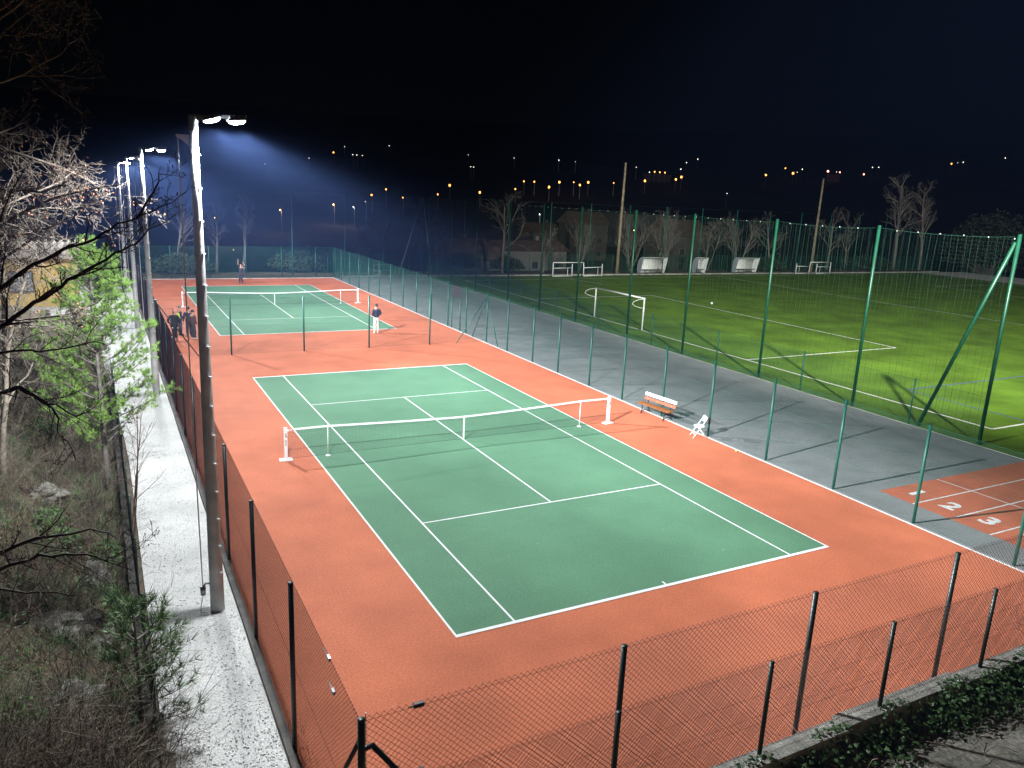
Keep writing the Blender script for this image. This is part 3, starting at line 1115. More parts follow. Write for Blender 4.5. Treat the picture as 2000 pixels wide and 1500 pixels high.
def flood_pole(label, loc, which, lights=True):
    root = thing('floodlight_pole', label, 'floodlight', loc, 0, 'floodlight poles along the gravel path')
    b_ = MB()
    zs = np.linspace(-0.1, 9.8, 8)
    b_.tube([(0, 0, z) for z in zs], [0.145 - 0.075 * (z / 9.8) for z in zs], 20)
    b_.build('pole', 'pole_steel', root, True)
    for k_ in range(15):
        z = 0.9 + 0.6 * k_
        rr = 0.145 - 0.075 * z / 9.8
        dx, dy = cos(R(-58)), sin(R(-58))
        q = MB()
        q.bar((dx * rr, dy * rr, z), (dx * (rr + 0.055), dy * (rr + 0.055), z + 0.004), 0.055, 0.030)
        q.build('climbing_step', 'steel_bright', root)
    # head: bracket and arm
    q = MB()
    q.tube([(0, 0, 9.72), (0, 0, 9.98)], [0.085, 0.085], 14)
    q.box((0.02, 0, 9.95), (0.17, 0.12, 0.10))
    q.build('head_bracket', 'galvanised', root)
    q = MB()
    q.bar((0.0, 0, 9.98), (0.95, 0, 10.04), 0.06)
    q.build('arm', 'galvanised', root)
    for i_, (xa, tilt) in enumerate(((0.32, 17), (0.76, 7))):
        h_ = MB()
        rm = Matrix.Rotation(R(-tilt), 3, 'Y')
        c_ = Vector((xa, -0.02, 10.02 - 0.05))
        h_.box(c_, (0.33, 0.34, 0.045), rot=rm)
        for f_ in range(5):
            h_.box(c_ + rm @ Vector((-0.13 + 0.065 * f_, 0, 0.045)), (0.012, 0.34, 0.04), rot=rm)
        ho = h_.build('floodlight_head', 'lamp_housing', root)
        l_ = MB()
        # lens: a shallow glass dome under the housing
        n_ = 18
        vs2, fs2 = [], []
        for k3, (fr, dz) in enumerate(((1.0, -0.0285), (0.94, -0.055), (0.72, -0.080), (0.38, -0.094))):
            vs2 += [c_ + rm @ Vector((0.15 * fr * cos(t), 0.16 * fr * sin(t), dz * 0.85)) for t in np.arange(n_) * 2 * pi / n_]
            if k3:
                fs2 += [((k3 - 1) * n_ + k2, k3 * n_ + k2, k3 * n_ + (k2 + 1) % n_, (k3 - 1) * n_ + (k2 + 1) % n_) for k2 in range(n_)]
        fs2.append(tuple(3 * n_ + k2 for k2 in range(n_ - 1, -1, -1)))
        l_.add(vs2, fs2)
        l_.build('lens', 'lamp_lens', ho)
        if lights:
            lp_ = c_ + rm @ Vector((0, 0, -0.22))
            lo2 = bpy.data.objects.new('floodlight_beam', lamp_data[which])
            COL.objects.link(lo2)
            lo2.location = lp_
            lo2.parent = ho
    # lowering cable on its bracket
    q = MB()
    q.box((-0.19, 0, 9.62), (0.22, 0.03, 0.05))
    q.add([(-0.30, -0.012, 9.62), (-0.08, -0.012, 9.45), (-0.08, -0.012, 9.62), (-0.30, 0.012, 9.62), (-0.08, 0.012, 9.45), (-0.08, 0.012, 9.62)],
          [(0, 1, 2), (5, 4, 3), (0, 3, 4, 1), (1, 4, 5, 2), (2, 5, 3, 0)])
    q.build('cable_bracket', 'steel_bright', root)
    q = MB()
    pts = [(-0.27 - 0.012 * sin(t * 3.1), 0, 9.6 - 9.1 * t) for t in np.linspace(0, 1, 12)]
    q.tube(pts, 0.013, 5)
    q.build('cable', 'white_paint', root, True)
    q = MB()
    q.tube([(-0.10, 0, 0.62), (-0.20, 0, 0.66), (-0.27, 0, 0.58)], 0.022, 8)
    q.tube([(-0.27, 0, 0.58), (-0.27, 0, 0.40)], [0.06, 0.05], 10)
    q.tube([(-0.27, 0, 0.40), (-0.33, -0.05, 0.18), (-0.34, -0.08, 0.03), (-0.2, -0.12, 0.03)], 0.008, 6)
    q.build('cable_weight', 'galvanised', root, True)
    return root


flood_pole('nearest tall steel floodlight pole with a lit lamp arm beside the gravel path', (-9.69, -8.86, 0), 0)
flood_pole('second lit floodlight pole along the gravel path behind the pine branches', (-9.69, 10.1, 0), 1)
flood_pole('third lit floodlight pole, second from last in the row', (-9.69, 26.6, 0), 2)
flood_pole('farthest lit floodlight pole at the end of the row', (-9.69, 45.6, 0), 3)

# the football floodlight stands out of view, up the slope to the right of the viewpoint
pitch_light = thing('floodlight_pole', 'tall pitch floodlight mast on the slope behind the near wall', 'floodlight', (2.0, -30.0, landz(2.0, -30.0)))
b = MB()
b.tube([(0, 0, -0.3), (0, 0, 9), (0, 0, 19.0)], [0.26, 0.19, 0.12], 16)
b.build('pole', 'pole_steel', pitch_light, True)
b = MB()
b.box((0, 0.15, 19.0), (0.9, 0.3, 0.4), rot=Matrix.Rotation(R(-25), 3, 'X'))
b.build('floodlight_head', 'lamp_housing', pitch_light)
spot(pitch_light, (0.3, 0.5, 18.8), (61.0, 68.0, -6.0), 410000.0, 56, 0.75, 0.55, (0.98, 1.0, 0.93))

# wooden masts behind the pitch
for lab, x, y, H in (('pale wooden mast with bare top right of the white training goal', 45.3, 54.6, 13.2), ('pale wooden mast farther right behind the second training goal', 80.1, 55.2, 13.0)):
    o = thing('wooden_mast', lab, 'pole', (x, y, 0), 0, 'wooden masts behind the football pitch')
    b = MB()
    b.tube([(0, 0, -0.2), (0.03, 0, 6), (0.12, 0, H)], [0.22, 0.17, 0.12], 12)
    b.build('shaft', 'wood_pole', o, True)
    b = MB()
    b.tube([(0.12, 0, H), (0.12, 0, H + 0.06)], [0.13, 0.10], 12)
    b.build('cap', 'galvanised', o)

# ------------------------------------------------------------------ football goals, dugouts
goal = thing('football_goal', 'white football goal frame with curved net brackets on the near goal line', 'goal', (22.0, 21.46, 0))
for s in (-1, 1):
    b = MB()
    b.tube([(0, s * 3.02, 0), (0, s * 3.02, 2.24)], 0.055, 14)
    b.build('goal_post', 'white_paint', goal, True)
    b = MB()
    pts = [(0, s * 3.02, 2.2), (-0.5, s * 3.02, 2.18), (-0.9, s * 3.02, 2.05), (-1.0, s * 3.02, 1.9), (-0.8, s * 3.02, 1.75), (-0.35, s * 3.02, 1.62), (0, s * 3.02, 1.55)]
    b.tube(pts, 0.022, 8)
    b.build('net_bracket', 'white_paint', goal, True)
b = MB()
b.tube([(0, -3.08, 2.24), (0, 3.08, 2.24)], 0.06, 14)
b.build('crossbar', 'white_paint', goal, True)
b = MB()
for s in (-1, 1):
    b.tube([(0, s * 3.02, 0.04), (-1.6, s * 2.2, 0.03)], 0.02, 8)
b.tube([(-1.6, -2.2, 0.03), (-1.6, 2.2, 0.03)], 0.02, 8)
b.build('ground_bar', 'green_post', goal, True)


def training_goal(label, loc, mirror):
    o = thing('training_goal', label, 'goal', loc, 0, 'training goals at the back of the pitch')
    s = -1 if mirror else 1
    def tb_(name, pts, r=0.05):
        q = MB()
        q.tube([(s * x, y, z) for x, y, z in pts], r, 8)
        q.build(name, 'white_paint', o, True)
    tb_('goal_post', [(0, 0, 0), (0, 0, 1.62)], 0.06)
    tb_('goal_post', [(4.2, 0, 0), (4.1, 0, 1.62)], 0.06)
    tb_('crossbar', [(0, 0, 1.6), (4.1, 0, 1.6)], 0.055)
    tb_('goal_post', [(2.65, 0.1, 0), (2.62, 0.1, 1.42)], 0.055)
    tb_('rail', [(0.05, 0.05, 0.96), (2.6, 0.05, 0.98)], 0.04)
    tb_('rail', [(0.05, 0.05, 0.05), (2.6, 0.05, 0.06)], 0.045)
    tb_('upright', [(2.0, 0.05, 0.06), (2.0, 0.05, 0.97)], 0.03)
    tb_('rail', [(4.2, 0, 1.0), (6.75, 0, 1.08)], 0.045)
    tb_('rail', [(4.2, 0, 0.05), (6.75, 0, 0.08)], 0.045)
    tb_('upright', [(6.15, 0, 0.06), (6.15, 0, 1.05)], 0.03)
    tb_('goal_post', [(6.75, 0, 0), (6.72, 0, 1.45)], 0.055)
    return o


training_goal('white training goal frames at the left back edge of the pitch', (34.15, 51.4, 0), False)
training_goal('white training goal frames at the right back edge of the pitch', (80.3, 52.0, 0), True)


def dugout(label, loc, w):
    o = thing('team_shelter', label, 'dugout', loc, 0, 'white team shelters behind the pitch')
    n_ = 10
    prof = []
    for i in range(n_ + 1):
        t = i / n_
        prof.append((-0.1 + 1.15 * sin(t * pi / 2) ** 1.2 if False else 1.05 - 1.05 * cos(t * 1.9) if False else 0, 0))
    # back shell curving forward over the bench (profile in y-z)
    prof = [(0.95, 0.0), (1.05, 0.5), (1.02, 1.0), (0.88, 1.45), (0.6, 1.8), (0.2, 1.97), (-0.15, 2.0)]
    q = MB()
    vs2 = []
    for x in (0, w):
        for (y, z) in prof:
            vs2.append((x, y, z))
        for (y, z) in prof:
            vs2.append((x, y + 0.035, z + 0.03))
    k_ = len(prof)
    fs2 = []
    for i in range(k_ - 1):
        fs2.append((i, 2 * k_ + i, 2 * k_ + i + 1, i + 1))
        fs2.append((k_ + i, k_ + i + 1, 3 * k_ + i + 1, 3 * k_ + i))
        fs2.append((i, i + 1, k_ + i + 1, k_ + i))
        fs2.append((2 * k_ + i, 3 * k_ + i, 3 * k_ + i + 1, 2 * k_ + i + 1))
    fs2.append((0, k_, 3 * k_, 2 * k_))
    fs2.append((k_ - 1, 3 * k_ - 1, 4 * k_ - 1, 2 * k_ - 1))
    q.add(vs2, fs2)
    q.build('shell', 'dugout_white', o, True)
    for x in (-0.015, w + 0.015):
        q = MB()
        pr = prof + [(-0.1, 1.6), (0.1, 0.8), (0.3, 0.0)]
        vs2 = [(x - 0.012, y, z) for y, z in pr] + [(x + 0.012, y, z) for y, z in pr]
        m_ = len(pr)
        q.add(vs2, [tuple(range(m_)), tuple(range(2 * m_ - 1, m_ - 1, -1))] + [(i, (i + 1) % m_, m_ + (i + 1) % m_, m_ + i) for i in range(m_)])
        q.build('side_panel', 'dugout_side' if x < 0 else 'dugout_white', o)
    q = MB()
    q.box((w / 2, 0.55, 0.45), (w - 0.15, 0.35, 0.04))
    so = q.build('bench_seat', 'galvanised', o)
    for x in (0.25 * w, 0.5 * w, 0.75 * w):
        q = MB()
        q.box((x, 0.6, 0.22), (0.05, 0.05, 0.43))
        q.build('leg', 'galvanised', so)
    return o


dugout('white team shelter nearest the left wooden mast', (48.65, 53.9, 0.0), 3.75)
dugout('narrow middle one of three white team shelters', (57.55, 53.9, 0.0), 1.6)
dugout('white team shelter nearest the right hand training goal', (64.5, 53.9, 0.0), 3.75)

# ------------------------------------------------------------------ bench, chair, balls
bench = thing('park_bench', 'wooden slatted bench with top rail coloured white as overlit by the lamps beside the right fence', 'bench', (8.95, 0.09, 0), R(96))
# local x along the bench, local y to the front
for i, (yv, zz) in enumerate(((0.20, 0.44), (0.075, 0.445), (-0.05, 0.44))):
    b = MB()
    b.box((0, yv, zz), (1.85, 0.10, 0.035))
    b.build('seat_slat', 'bench_wood', bench)
rt = Matrix.Rotation(R(14), 3, 'X')
for i, (zz, yv, mm) in enumerate(((0.62, -0.17, 'bench_back'), (0.80, -0.215, 'white_paint'))):  # top slat's white is overexposure by the lamps, put into its colour
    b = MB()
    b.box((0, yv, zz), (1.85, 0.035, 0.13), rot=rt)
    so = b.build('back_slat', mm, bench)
    if i == 0:
        for x in (-0.7, 0.7):
            q = MB()
            q.ball((x, yv + 0.025, zz), 0.014, 8, 5)
            q.build('bolt', 'steel_bright', so)
for x in (-0.66, 0.66):
    b = MB()
    b.tube([(x, 0.26, 0.02), (x, 0.21, 0.14), (x, 0.19, 0.28), (x, 0.22, 0.41)], 0.022, 8)
    b.tube([(x, -0.28, 0.02), (x, -0.20, 0.14), (x, -0.14, 0.28), (x, -0.12, 0.41)], 0.022, 8)
    b.tube([(x, 0.24, 0.05), (x, 0.1, 0.14), (x, 0.0, 0.165), (x, -0.1, 0.14), (x, -0.25, 0.05)], 0.016, 8)
    b.bar((x, 0.24, 0.415), (x, -0.12, 0.415), 0.035, 0.02)
    b.tube([(x, -0.10, 0.41), (x, -0.17, 0.6), (x, -0.24, 0.86)], 0.018, 8)
    b.build('leg', 'black_iron', bench, True)

chair = thing('folding_chair', 'white folding chair standing by the right fence next to the bench', 'chair', (8.78, -2.78, 0), R(66))
# local y = front
b = MB()
n_ = 16
pts = [(0.20 * cos(t) * (1.0 if sin(t) > 0 else 1.0), 0.20 * sin(t)) for t in np.arange(n_) * 2 * pi / n_]
pts = [(max(-0.19, min(0.19, x * 1.25)), y) for x, y in pts]
b.add([(x, y, 0.44) for x, y in pts] + [(x, y, 0.465) for x, y in pts], [tuple(range(n_ - 1, -1, -1)), tuple(range(n_, 2 * n_))] + [(i, (i + 1) % n_, n_ + (i + 1) % n_, n_ + i) for i in range(n_)])
b.build('seat', 'white_plastic', chair)
for s in (-1, 1):
    b = MB()
    b.tube([(s * 0.21, 0.27, 0.01), (s * 0.21, 0.0, 0.44), (s * 0.205, -0.22, 0.80), (s * 0.15, -0.24, 0.84)], 0.013, 8)
    b.build('leg', 'white_plastic', chair, True)
    b = MB()
    b.tube([(s * 0.185, -0.30, 0.01), (s * 0.185, 0.08, 0.43)], 0.012, 8)
    b.build('leg', 'white_plastic', chair, True)
b = MB()
pr = [(-0.2, -0.155, 0.66), (0.2, -0.155, 0.66), (0.2, -0.215, 0.80), (0.15, -0.235, 0.85), (-0.15, -0.235, 0.85), (-0.2, -0.215, 0.80)]
b.add(pr + [(x, y + 0.022, z + 0.006) for x, y, z in pr], [tuple(range(6)), tuple(range(11, 5, -1))] + [(i, (i + 1) % 6, 6 + (i + 1) % 6, 6 + i) for i in range(6)])
b.build('backrest', 'white_plastic', chair)
b = MB()
b.tube([(-0.21, 0.19, 0.14), (0.21, 0.19, 0.14)], 0.009, 6)
b.tube([(-0.185, -0.2, 0.12), (0.185, -0.2, 0.12)], 0.009, 6)
b.build('stretcher', 'white_plastic', chair, True)

for lab, loc in (('yellow tennis ball lying by the right border line near the chair', (8.93, -4.71, 0.035)),
                 ('tennis ball in the air above the serving player', (-0.86, 48.4, 3.0)),):
    b = MB()
    b.ball((0, 0, 0), 0.036 if loc[2] < 1 else 0.05, 12, 8)
    tag(b.build('tennis_ball', 'ball_yellow', None, True, loc), lab, 'ball')
b = MB()
b.ball((0, 0, 0), 0.11, 14, 9)
tag(b.build('football', 'white_paint', None, True, (37.5, 28.6, 0.11)), 'white football lying on the turf inside the penalty area', 'ball')

# stack of frames at the back of the asphalt yard
fr = thing('frame_trolley', 'pale metal frame rack standing at the back end of the asphalt yard', 'rack', (13.2, 52.0, 0))
for nm, pts in (('frame', [(0, 0, 0), (0, 0, 1.3), (2.0, 0, 1.3), (2.0, 0, 0)]), ('rail', [(0, 0, 0.7), (2.0, 0.2, 0.7)]), ('strut', [(1.0, 0.2, 0.05), (0.75, 0, 0.7)]), ('frame', [(2.3, 0.3, 0), (2.5, 0.3, 1.1), (2.9, 0.4, 0.9), (2.9, 0.4, 0)]), ('rail', [(0.2, 0.4, 0.25), (2.0, 0.4, 0.25)])):
    b = MB()
    b.tube(pts, 0.025, 6)
    b.build(nm, 'galvanised', fr, True)

# ------------------------------------------------------------------ people
SKIN_JOBS = []


def skin_job(name, verts, edges, radii, root_i, m, parent, sub=1):
    me = bpy.data.meshes.new(name)
    me.from_pydata(verts, edges, [])
    o = bpy.data.objects.new(name, me)
    COL.objects.link(o)
    sk = o.modifiers.new('Skin', 'SKIN')
    sk.use_smooth_shade = True
    sk.branch_smoothing = 0.6
    for i, r_i in enumerate(radii):
        sv = me.skin_vertices[0].data[i]
        sv.radius = r_i if isinstance(r_i, tuple) else (r_i, r_i)
        sv.use_root = (i == root_i)
    sd = o.modifiers.new('Sub', 'SUBSURF')
    sd.levels = sub
    sd.render_levels = sub
    o.parent = parent
    SKIN_JOBS.append((o, m))
    return o


def person(label, loc, rz, h, top_m, leg_m, shoe_m, hair_m, arms, coat=1.0, lean=(0, 0), legs=None, head=(0, 0), coat_len=0.86, sleeve=True, vest=None):
    """local +y is the way the person faces; arms = ((elbow, wrist), (elbow, wrist)) for left (-x) and right (+x)"""
    root = thing('person', label, 'person', loc, rz)
    k = h / 1.75
    lx, ly = lean
    def P(x, y, z):
        t = max(0.0, z - 0.9) / 0.85
        return ((x + lx * t) * k, (y + ly * t) * k, z * k)
    legs = legs or {}
    v, e, r = [], [], []
    def add(p, rad, par=None):
        v.append(p)
        r.append(tuple(x * k for x in rad) if isinstance(rad, tuple) else rad * k)
        if par is not None:
            e.append((par, len(v) - 1))
        return len(v) - 1
    pel = add(P(0, 0, 0.95), (0.15, 0.11))
    sp = add(P(0, 0, 1.15), (0.14, 0.105), pel)
    ch = add(P(0, 0, 1.35), (0.16, 0.11), sp)
    nk = add(P(0, 0.015, 1.50), 0.055, ch)
    hd = add(P(head[0], 0.03 + head[1], 1.61), (0.078, 0.09), nk)
    cr = add(P(head[0] * 1.5, 0.025 + head[1] * 1.4, 1.70), (0.07, 0.082), hd)
    add(P(head[0] * 1.3, 0.13 + head[1] * 1.3, 1.625), 0.014, hd)
    for s in (-1, 1):
        add(P(head[0] * 1.3 + s * 0.088, 0.02 + head[1], 1.63), 0.016, hd)
    tv, te, tr = [], [], []                     # upper garment
    def tadd(p, rad, par=None):
        tv.append(p)
        tr.append(tuple(x * k for x in rad) if isinstance(rad, tuple) else rad * k)
        if par is not None:
            te.append((par, len(tv) - 1))
        return len(tv) - 1
    c = coat
    t0 = tadd(P(0, 0, coat_len - 0.07), (0.195 * c, 0.145 * c))
    t1 = tadd(P(0, 0, 1.12), (0.175 * c, 0.135 * c), t0)
    t2 = tadd(P(0, 0, 1.36), (0.185 * c, 0.13 * c), t1)
    tadd(P(0, 0.01, 1.485), 0.075, t2)
    for s, (el, wr) in zip((-1, 1), arms):
        sh = add(P(s * 0.19, 0, 1.42), 0.062, ch)
        eli = add(P(*el), 0.045, sh)
        wri = add(P(*wr), 0.03, eli)
        d = Vector(wr) - Vector(el)
        d.normalize()
        side = d.cross(Vector((0, 0, 1)))
        if side.length < 0.2:
            side = Vector((0, 1, 0))
        side.normalize()
        w_ = Vector(wr)
        pal = add(P(*(w_ + d * 0.07)), (0.036, 0.022), wri)
        for fi, (off, ln) in enumerate(((-0.027, 0.072), (-0.009, 0.085), (0.009, 0.08), (0.026, 0.062))):
            a_ = add(P(*(w_ + d * 0.115 + side * off)), 0.0095, pal)
            add(P(*(w_ + d * (0.115 + ln * 0.85) + side * off * 1.1 + Vector((0, 0, -0.012)))), 0.008, a_)
        th = add(P(*(w_ + d * 0.05 - side * 0.045)), 0.011, wri)
        add(P(*(w_ + d * 0.10 - side * 0.06)), 0.009, th)
        ts = tadd(P(s * 0.19, 0, 1.42), 0.082 * min(c, 1.2), t2)
        te_ = tadd(P(*el), 0.066 * min(c, 1.2), ts)
        if sleeve:
            tadd(P(*(Vector(el).lerp(Vector(wr), 0.93))), 0.05 * min(c, 1.15), te_)
    lv, ll, lr = [], [], []
    def ladd(p, rad, par=None):
        lv.append(p)
        lr.append(tuple(x * k for x in rad) if isinstance(rad, tuple) else rad * k)
        if par is not None:
            ll.append((par, len(lv) - 1))
        return len(lv) - 1
    l0 = ladd(P(0, 0, 1.08), (0.150, 0.118))
    l0 = ladd(P(0, 0, 0.95), (0.168, 0.128), l0)
    for s in (-1, 1):
        kn, an = legs.get(s, ((s * 0.10, 0.02, 0.50), (s * 0.105, -0.01, 0.09)))
        hp = add(P(s * 0.09, 0, 0.88), 0.085, pel)
        kni = add(P(*kn), 0.055, hp)
        ani = add(P(*an), 0.04, kni)
        toe = add(P(an[0] + s * 0.02, an[1] + 0.14, max(0.035, an[2] - 0.05)), 0.032, ani)
        h2 = ladd(P(s * 0.085, 0, 0.84), 0.108, l0)
        k2 = ladd(P(kn[0] * 0.9, kn[1], kn[2]), 0.088, h2)
        ladd(P(an[0] * 0.95, an[1], an[2] + 0.0), 0.076, k2)
        sb_ = MB()
        a_ = np.array(an)
        sb_.ball((np.array((a_[0] + s * 0.01, a_[1] + 0.055, max(0.045, a_[2] - 0.045))) * k).tolist(), (0.052 * k, 0.14 * k, 0.046 * k), 12, 7)
        sb_.build('shoe', shoe_m, root, True)
    skin_job('body', v, e, r, pel, 'skin', root)
    skin_job('jacket', tv, te, tr, 0, top_m, root)
    skin_job('trousers', lv, ll, lr, 0, leg_m, root)
    hb_ = MB()
    hc = np.array(P(head[0] * 1.45, 0.012 + head[1] * 1.3, 1.675))
    hb_.ball(hc.tolist(), (0.092 * k, 0.098 * k, 0.088 * k), 14, 9)
    hb_.build('hair', hair_m, root, True)
    for s in (-1, 1):
        eb = MB()
        eb.ball(P(head[0] * 1.3 + s * 0.033, 0.117 + head[1] * 1.3, 1.648), 0.011 * k, 6, 5)
        eb.build('eye', 'hair_dark', root)
    if vest:
        vv = [tv[0], tv[1], tv[2], tv[3]]
        skin_job('vest', [P(0, 0, 0.90), P(0, 0, 1.12), P(0, 0, 1.36), P(0, 0.01, 1.45), P(-0.16, 0, 1.41), P(0.16, 0, 1.41)], [(0, 1), (1, 2), (2, 3), (2, 4), (2, 5)],
                 [(0.205 * k, 0.155 * k), (0.195 * k, 0.15 * k), (0.20 * k, 0.145 * k), 0.08 * k, 0.09 * k, 0.09 * k], 0, vest, root)
    return root


down = (((-0.27, -0.02, 1.14), (-0.28, 0.06, 0.88)), ((0.27, -0.02, 1.14), (0.28, 0.06, 0.88)))
pockets = (((-0.34, -0.08, 1.14), (-0.24, 0.10, 0.95)), ((0.34, -0.08, 1.14), (0.24, 0.10, 0.95)))
person('bald man in a wide black coat seen from behind, leftmost of the group of four', (-7.97, 22.25, 0), R(-12), 1.70, 'cloth_black', 'cloth_black', 'shoe_dark', 'skin', pockets, coat=1.32, coat_len=0.74,
       legs={-1: ((-0.08, 0.03, 0.5), (-0.07, 0.05, 0.09)), 1: ((0.09, 0.0, 0.5), (0.10, -0.06, 0.09))})
person('man in a yellow high visibility vest within the group of four', (-7.56, 23.65, 0), R(-75), 1.76, 'cloth_navy', 'cloth_jeans', 'shoe_dark', 'hair_grey',
       (((-0.28, 0.02, 1.14), (-0.22, 0.26, 1.05)), ((0.30, -0.02, 1.14), (0.26, 0.22, 1.0))), vest='cloth_hivis')
person('man in a navy suit standing straight within the group of four', (-7.12, 23.15, 0), R(5), 1.74, 'cloth_navy', 'cloth_navy', 'shoe_dark', 'hair_dark', down, coat=1.08, coat_len=0.80)
person('person in a brown jacket half hidden behind the nearest floodlight pole', (-6.98, 22.25, 0), R(-60), 1.70, 'cloth_brown', 'cloth_charcoal', 'shoe_light', 'hair_dark', down, coat=1.05)
person('player in a dark sweater and white trousers waiting at the corner of the far court', (3.68, 21.65, 0), R(3), 1.85, 'cloth_navy', 'cloth_white', 'shoe_light', 'hair_dark',
       (((-0.255, -0.05, 1.15), (-0.13, 0.22, 1.05)), ((0.255, -0.05, 1.15), (0.13, 0.22, 1.05))), coat=1.1, coat_len=0.93)
server = person('player in dark clothes serving with both arms raised behind the far baseline', (-0.30, 48.45, 0), R(150), 1.78, 'cloth_charcoal', 'cloth_charcoal', 'shoe_dark', 'hair_dark',
                (((-0.30, -0.18, 1.56), (-0.13, -0.30, 1.74)), ((0.20, 0.14, 1.70), (0.17, 0.20, 1.96))), lean=(0.03, -0.14), head=(0.0, -0.03), coat_len=0.80, sleeve=False,
                legs={-1: ((-0.10, 0.16, 0.50), (-0.12, -0.02, 0.10)), 1: ((0.10, 0.14, 0.50), (0.10, 0.10, 0.09))})
# racket held behind the head
rk = thing('tennis_racket', 'tennis racket in the serving player\'s hand', 'racket', (-0.30, 48.45, 0), R(150))
b = MB()
w0 = np.array((-0.07, -0.47, 1.80))
b.tube([w0, w0 + (0.06, -0.12, -0.22)], 0.014, 8)
b.build('handle', 'black_iron', rk, True)
b = MB()
c_ = w0 + np.array((0.11, -0.22, -0.40))
ax = np.array((0.24, -0.44, -0.80))
ax /= np.linalg.norm(ax)
sd_ = np.array((0.88, 0.48, 0.0))
ring = [c_ + ax * 0.17 * cos(t) + sd_ * 0.13 * sin(t) for t in np.linspace(0, 2 * pi, 20)]
b.tube(ring, 0.011, 6)
b.build('racket_head', 'white_paint', rk, True)
b = MB()
sg = []
for u_ in np.linspace(-0.11, 0.11, 9):
    hlf = 0.17 * math.sqrt(max(0, 1 - (u_ / 0.13) ** 2))
    sg.append((*(c_ + sd_ * u_ - ax * hlf), *(c_ + sd_ * u_ + ax * hlf), 0.001, 0.001))
for u_ in np.linspace(-0.15, 0.15, 11):
    hlf = 0.13 * math.sqrt(max(0, 1 - (u_ / 0.17) ** 2))
    sg.append((*(c_ + ax * u_ - sd_ * hlf), *(c_ + ax * u_ + sd_ * hlf), 0.001, 0.001))
b.segs(sg, 3)
b.build('strings', 'white_paint', rk)

dg = bpy.context.evaluated_depsgraph_get()
dg.update()
for o, m in SKIN_JOBS:
    me2 = bpy.data.meshes.new_from_object(o.evaluated_get(dg))
    old = o.data
    o.modifiers.clear()
    o.data = me2
    me2.materials.clear()
    me2.materials.append(M(m))
    me2.polygons.foreach_set('use_smooth', np.ones(len(me2.polygons), bool))
    me2.polygons.foreach_set('material_index', np.zeros(len(me2.polygons), np.int32))

# ------------------------------------------------------------------ buildings
def window(root, c, w, h, axis, frame_m='frame_brown', pane_m='house_pane', grid=(1, 1)):
    """axis 'y-' faces -y; 'x-' faces -x"""
    def bx(b_, u, z, su, sz, dep):
        if axis == 'y-':
            b_.box((c[0] + u, c[1] - dep / 2, c[2] + z), (su, dep, sz))
        else:
            b_.box((c[0] - dep / 2, c[1] + u, c[2] + z), (dep, su, sz))
    f_ = MB()
    t = 0.07
    bx(f_, 0, h / 2, w + 2 * t, t, 0.09)
    bx(f_, 0, -h / 2, w + 2 * t, t, 0.12)
    bx(f_, -w / 2 - t / 2, 0, t, h - t, 0.09)
    bx(f_, w / 2 + t / 2, 0, t, h - t, 0.09)
    for i in range(1, grid[0]):
        bx(f_, -w / 2 + w * i / grid[0], 0, 0.035, h - t, 0.05)
    for i in range(1, grid[1]):
        bx(f_, 0, -h / 2 + h * i / grid[1], w, 0.03, 0.045)
    wo = f_.build('window', frame_m, root)
    p_ = MB()
    bx(p_, 0, 0, w, h, 0.02)
    p_.build('pane', pane_m, wo)
    return wo


hut = thing('clubhouse', 'ochre single storey clubhouse with barred window and orange door behind bare branches', 'house', (-19.0, 36.6, 0))
b = MB()
b.box((0, 3.0, 1.65), (12.0, 6.0, 3.3))
b.build('wall', 'stucco', hut)
b = MB()
b.box((0, 2.9, 3.62), (12.5, 6.9, 0.62))
ro = b.build('roof', 'fascia', hut)
b = MB()
for i in range(26):
    b.tube([(-6.2 + i * 0.49, -0.62, 3.98), (-6.2 + i * 0.49, 6.2, 3.98)], 0.13, 8)
b.build('roof_tiles', 'fascia', ro, kind='stuff')
window(hut, (2.75, -0.01, 1.72), 1.35, 1.35, 'y-', 'frame_brown', 'glass', (4, 4))
b = MB()
b.box((-0.6, -0.03, 1.1), (1.4, 0.07, 2.2))
do = b.build('door', 'door_orange', hut)
b = MB()
for u_ in (-0.32, 0.32):
    for z_ in (0.55, 1.5):
        b.box((-0.6 + u_, -0.075, z_), (0.5, 0.03, 0.75))
b.build('door_panel', 'door_orange', do)
b = MB()
b.ball((-0.05, -0.12, 1.05), 0.04, 8, 6)
b.build('handle', 'steel_bright', do)


def house(label, x, y, w, d, h, roof, wall_m='house_wall', nwin=2, storeys=1, rz=0.0, flat=False):
    z0 = landz(x, y) - 0.1
    root = thing('house', label, 'house', (x, y, z0), rz, 'houses in the valley behind the pitch')
    q = MB()
    q.box((0, d / 2, h / 2 - 0.3), (w, d, h + 0.6))
    q.build('wall', wall_m, root)
    q = MB()
    if flat:
        q.box((0, d / 2, h + 0.15), (w + 0.8, d + 0.8, 0.3))
    else:
        o_ = 0.5
        q.add([(-w / 2 - o_, -o_, h), (w / 2 + o_, -o_, h), (w / 2 + o_, d + o_, h), (-w / 2 - o_, d + o_, h), (-w / 2 - o_, d / 2, h + roof), (w / 2 + o_, d / 2, h + roof)],
              [(0, 1, 5, 4), (2, 3, 4, 5), (1, 2, 5), (3, 0, 4), (3, 2, 1, 0)])
    ro_ = q.build('roof', 'house_roof', root)
    q = MB()
    q.box((w * 0.22, d * 0.6, h + roof * 0.8 + 0.4), (0.6, 0.5, 1.4))
    q.build('chimney', wall_m, ro_)
    for s_ in range(storeys):
        for i in range(nwin):
            window(root, (-w / 2 + w * (i + 0.5) / nwin, -0.01, 1.5 + s_ * 2.8), 1.1, 1.2, 'y-', 'house_wall_pale', 'house_pane', (2, 1))
    return root


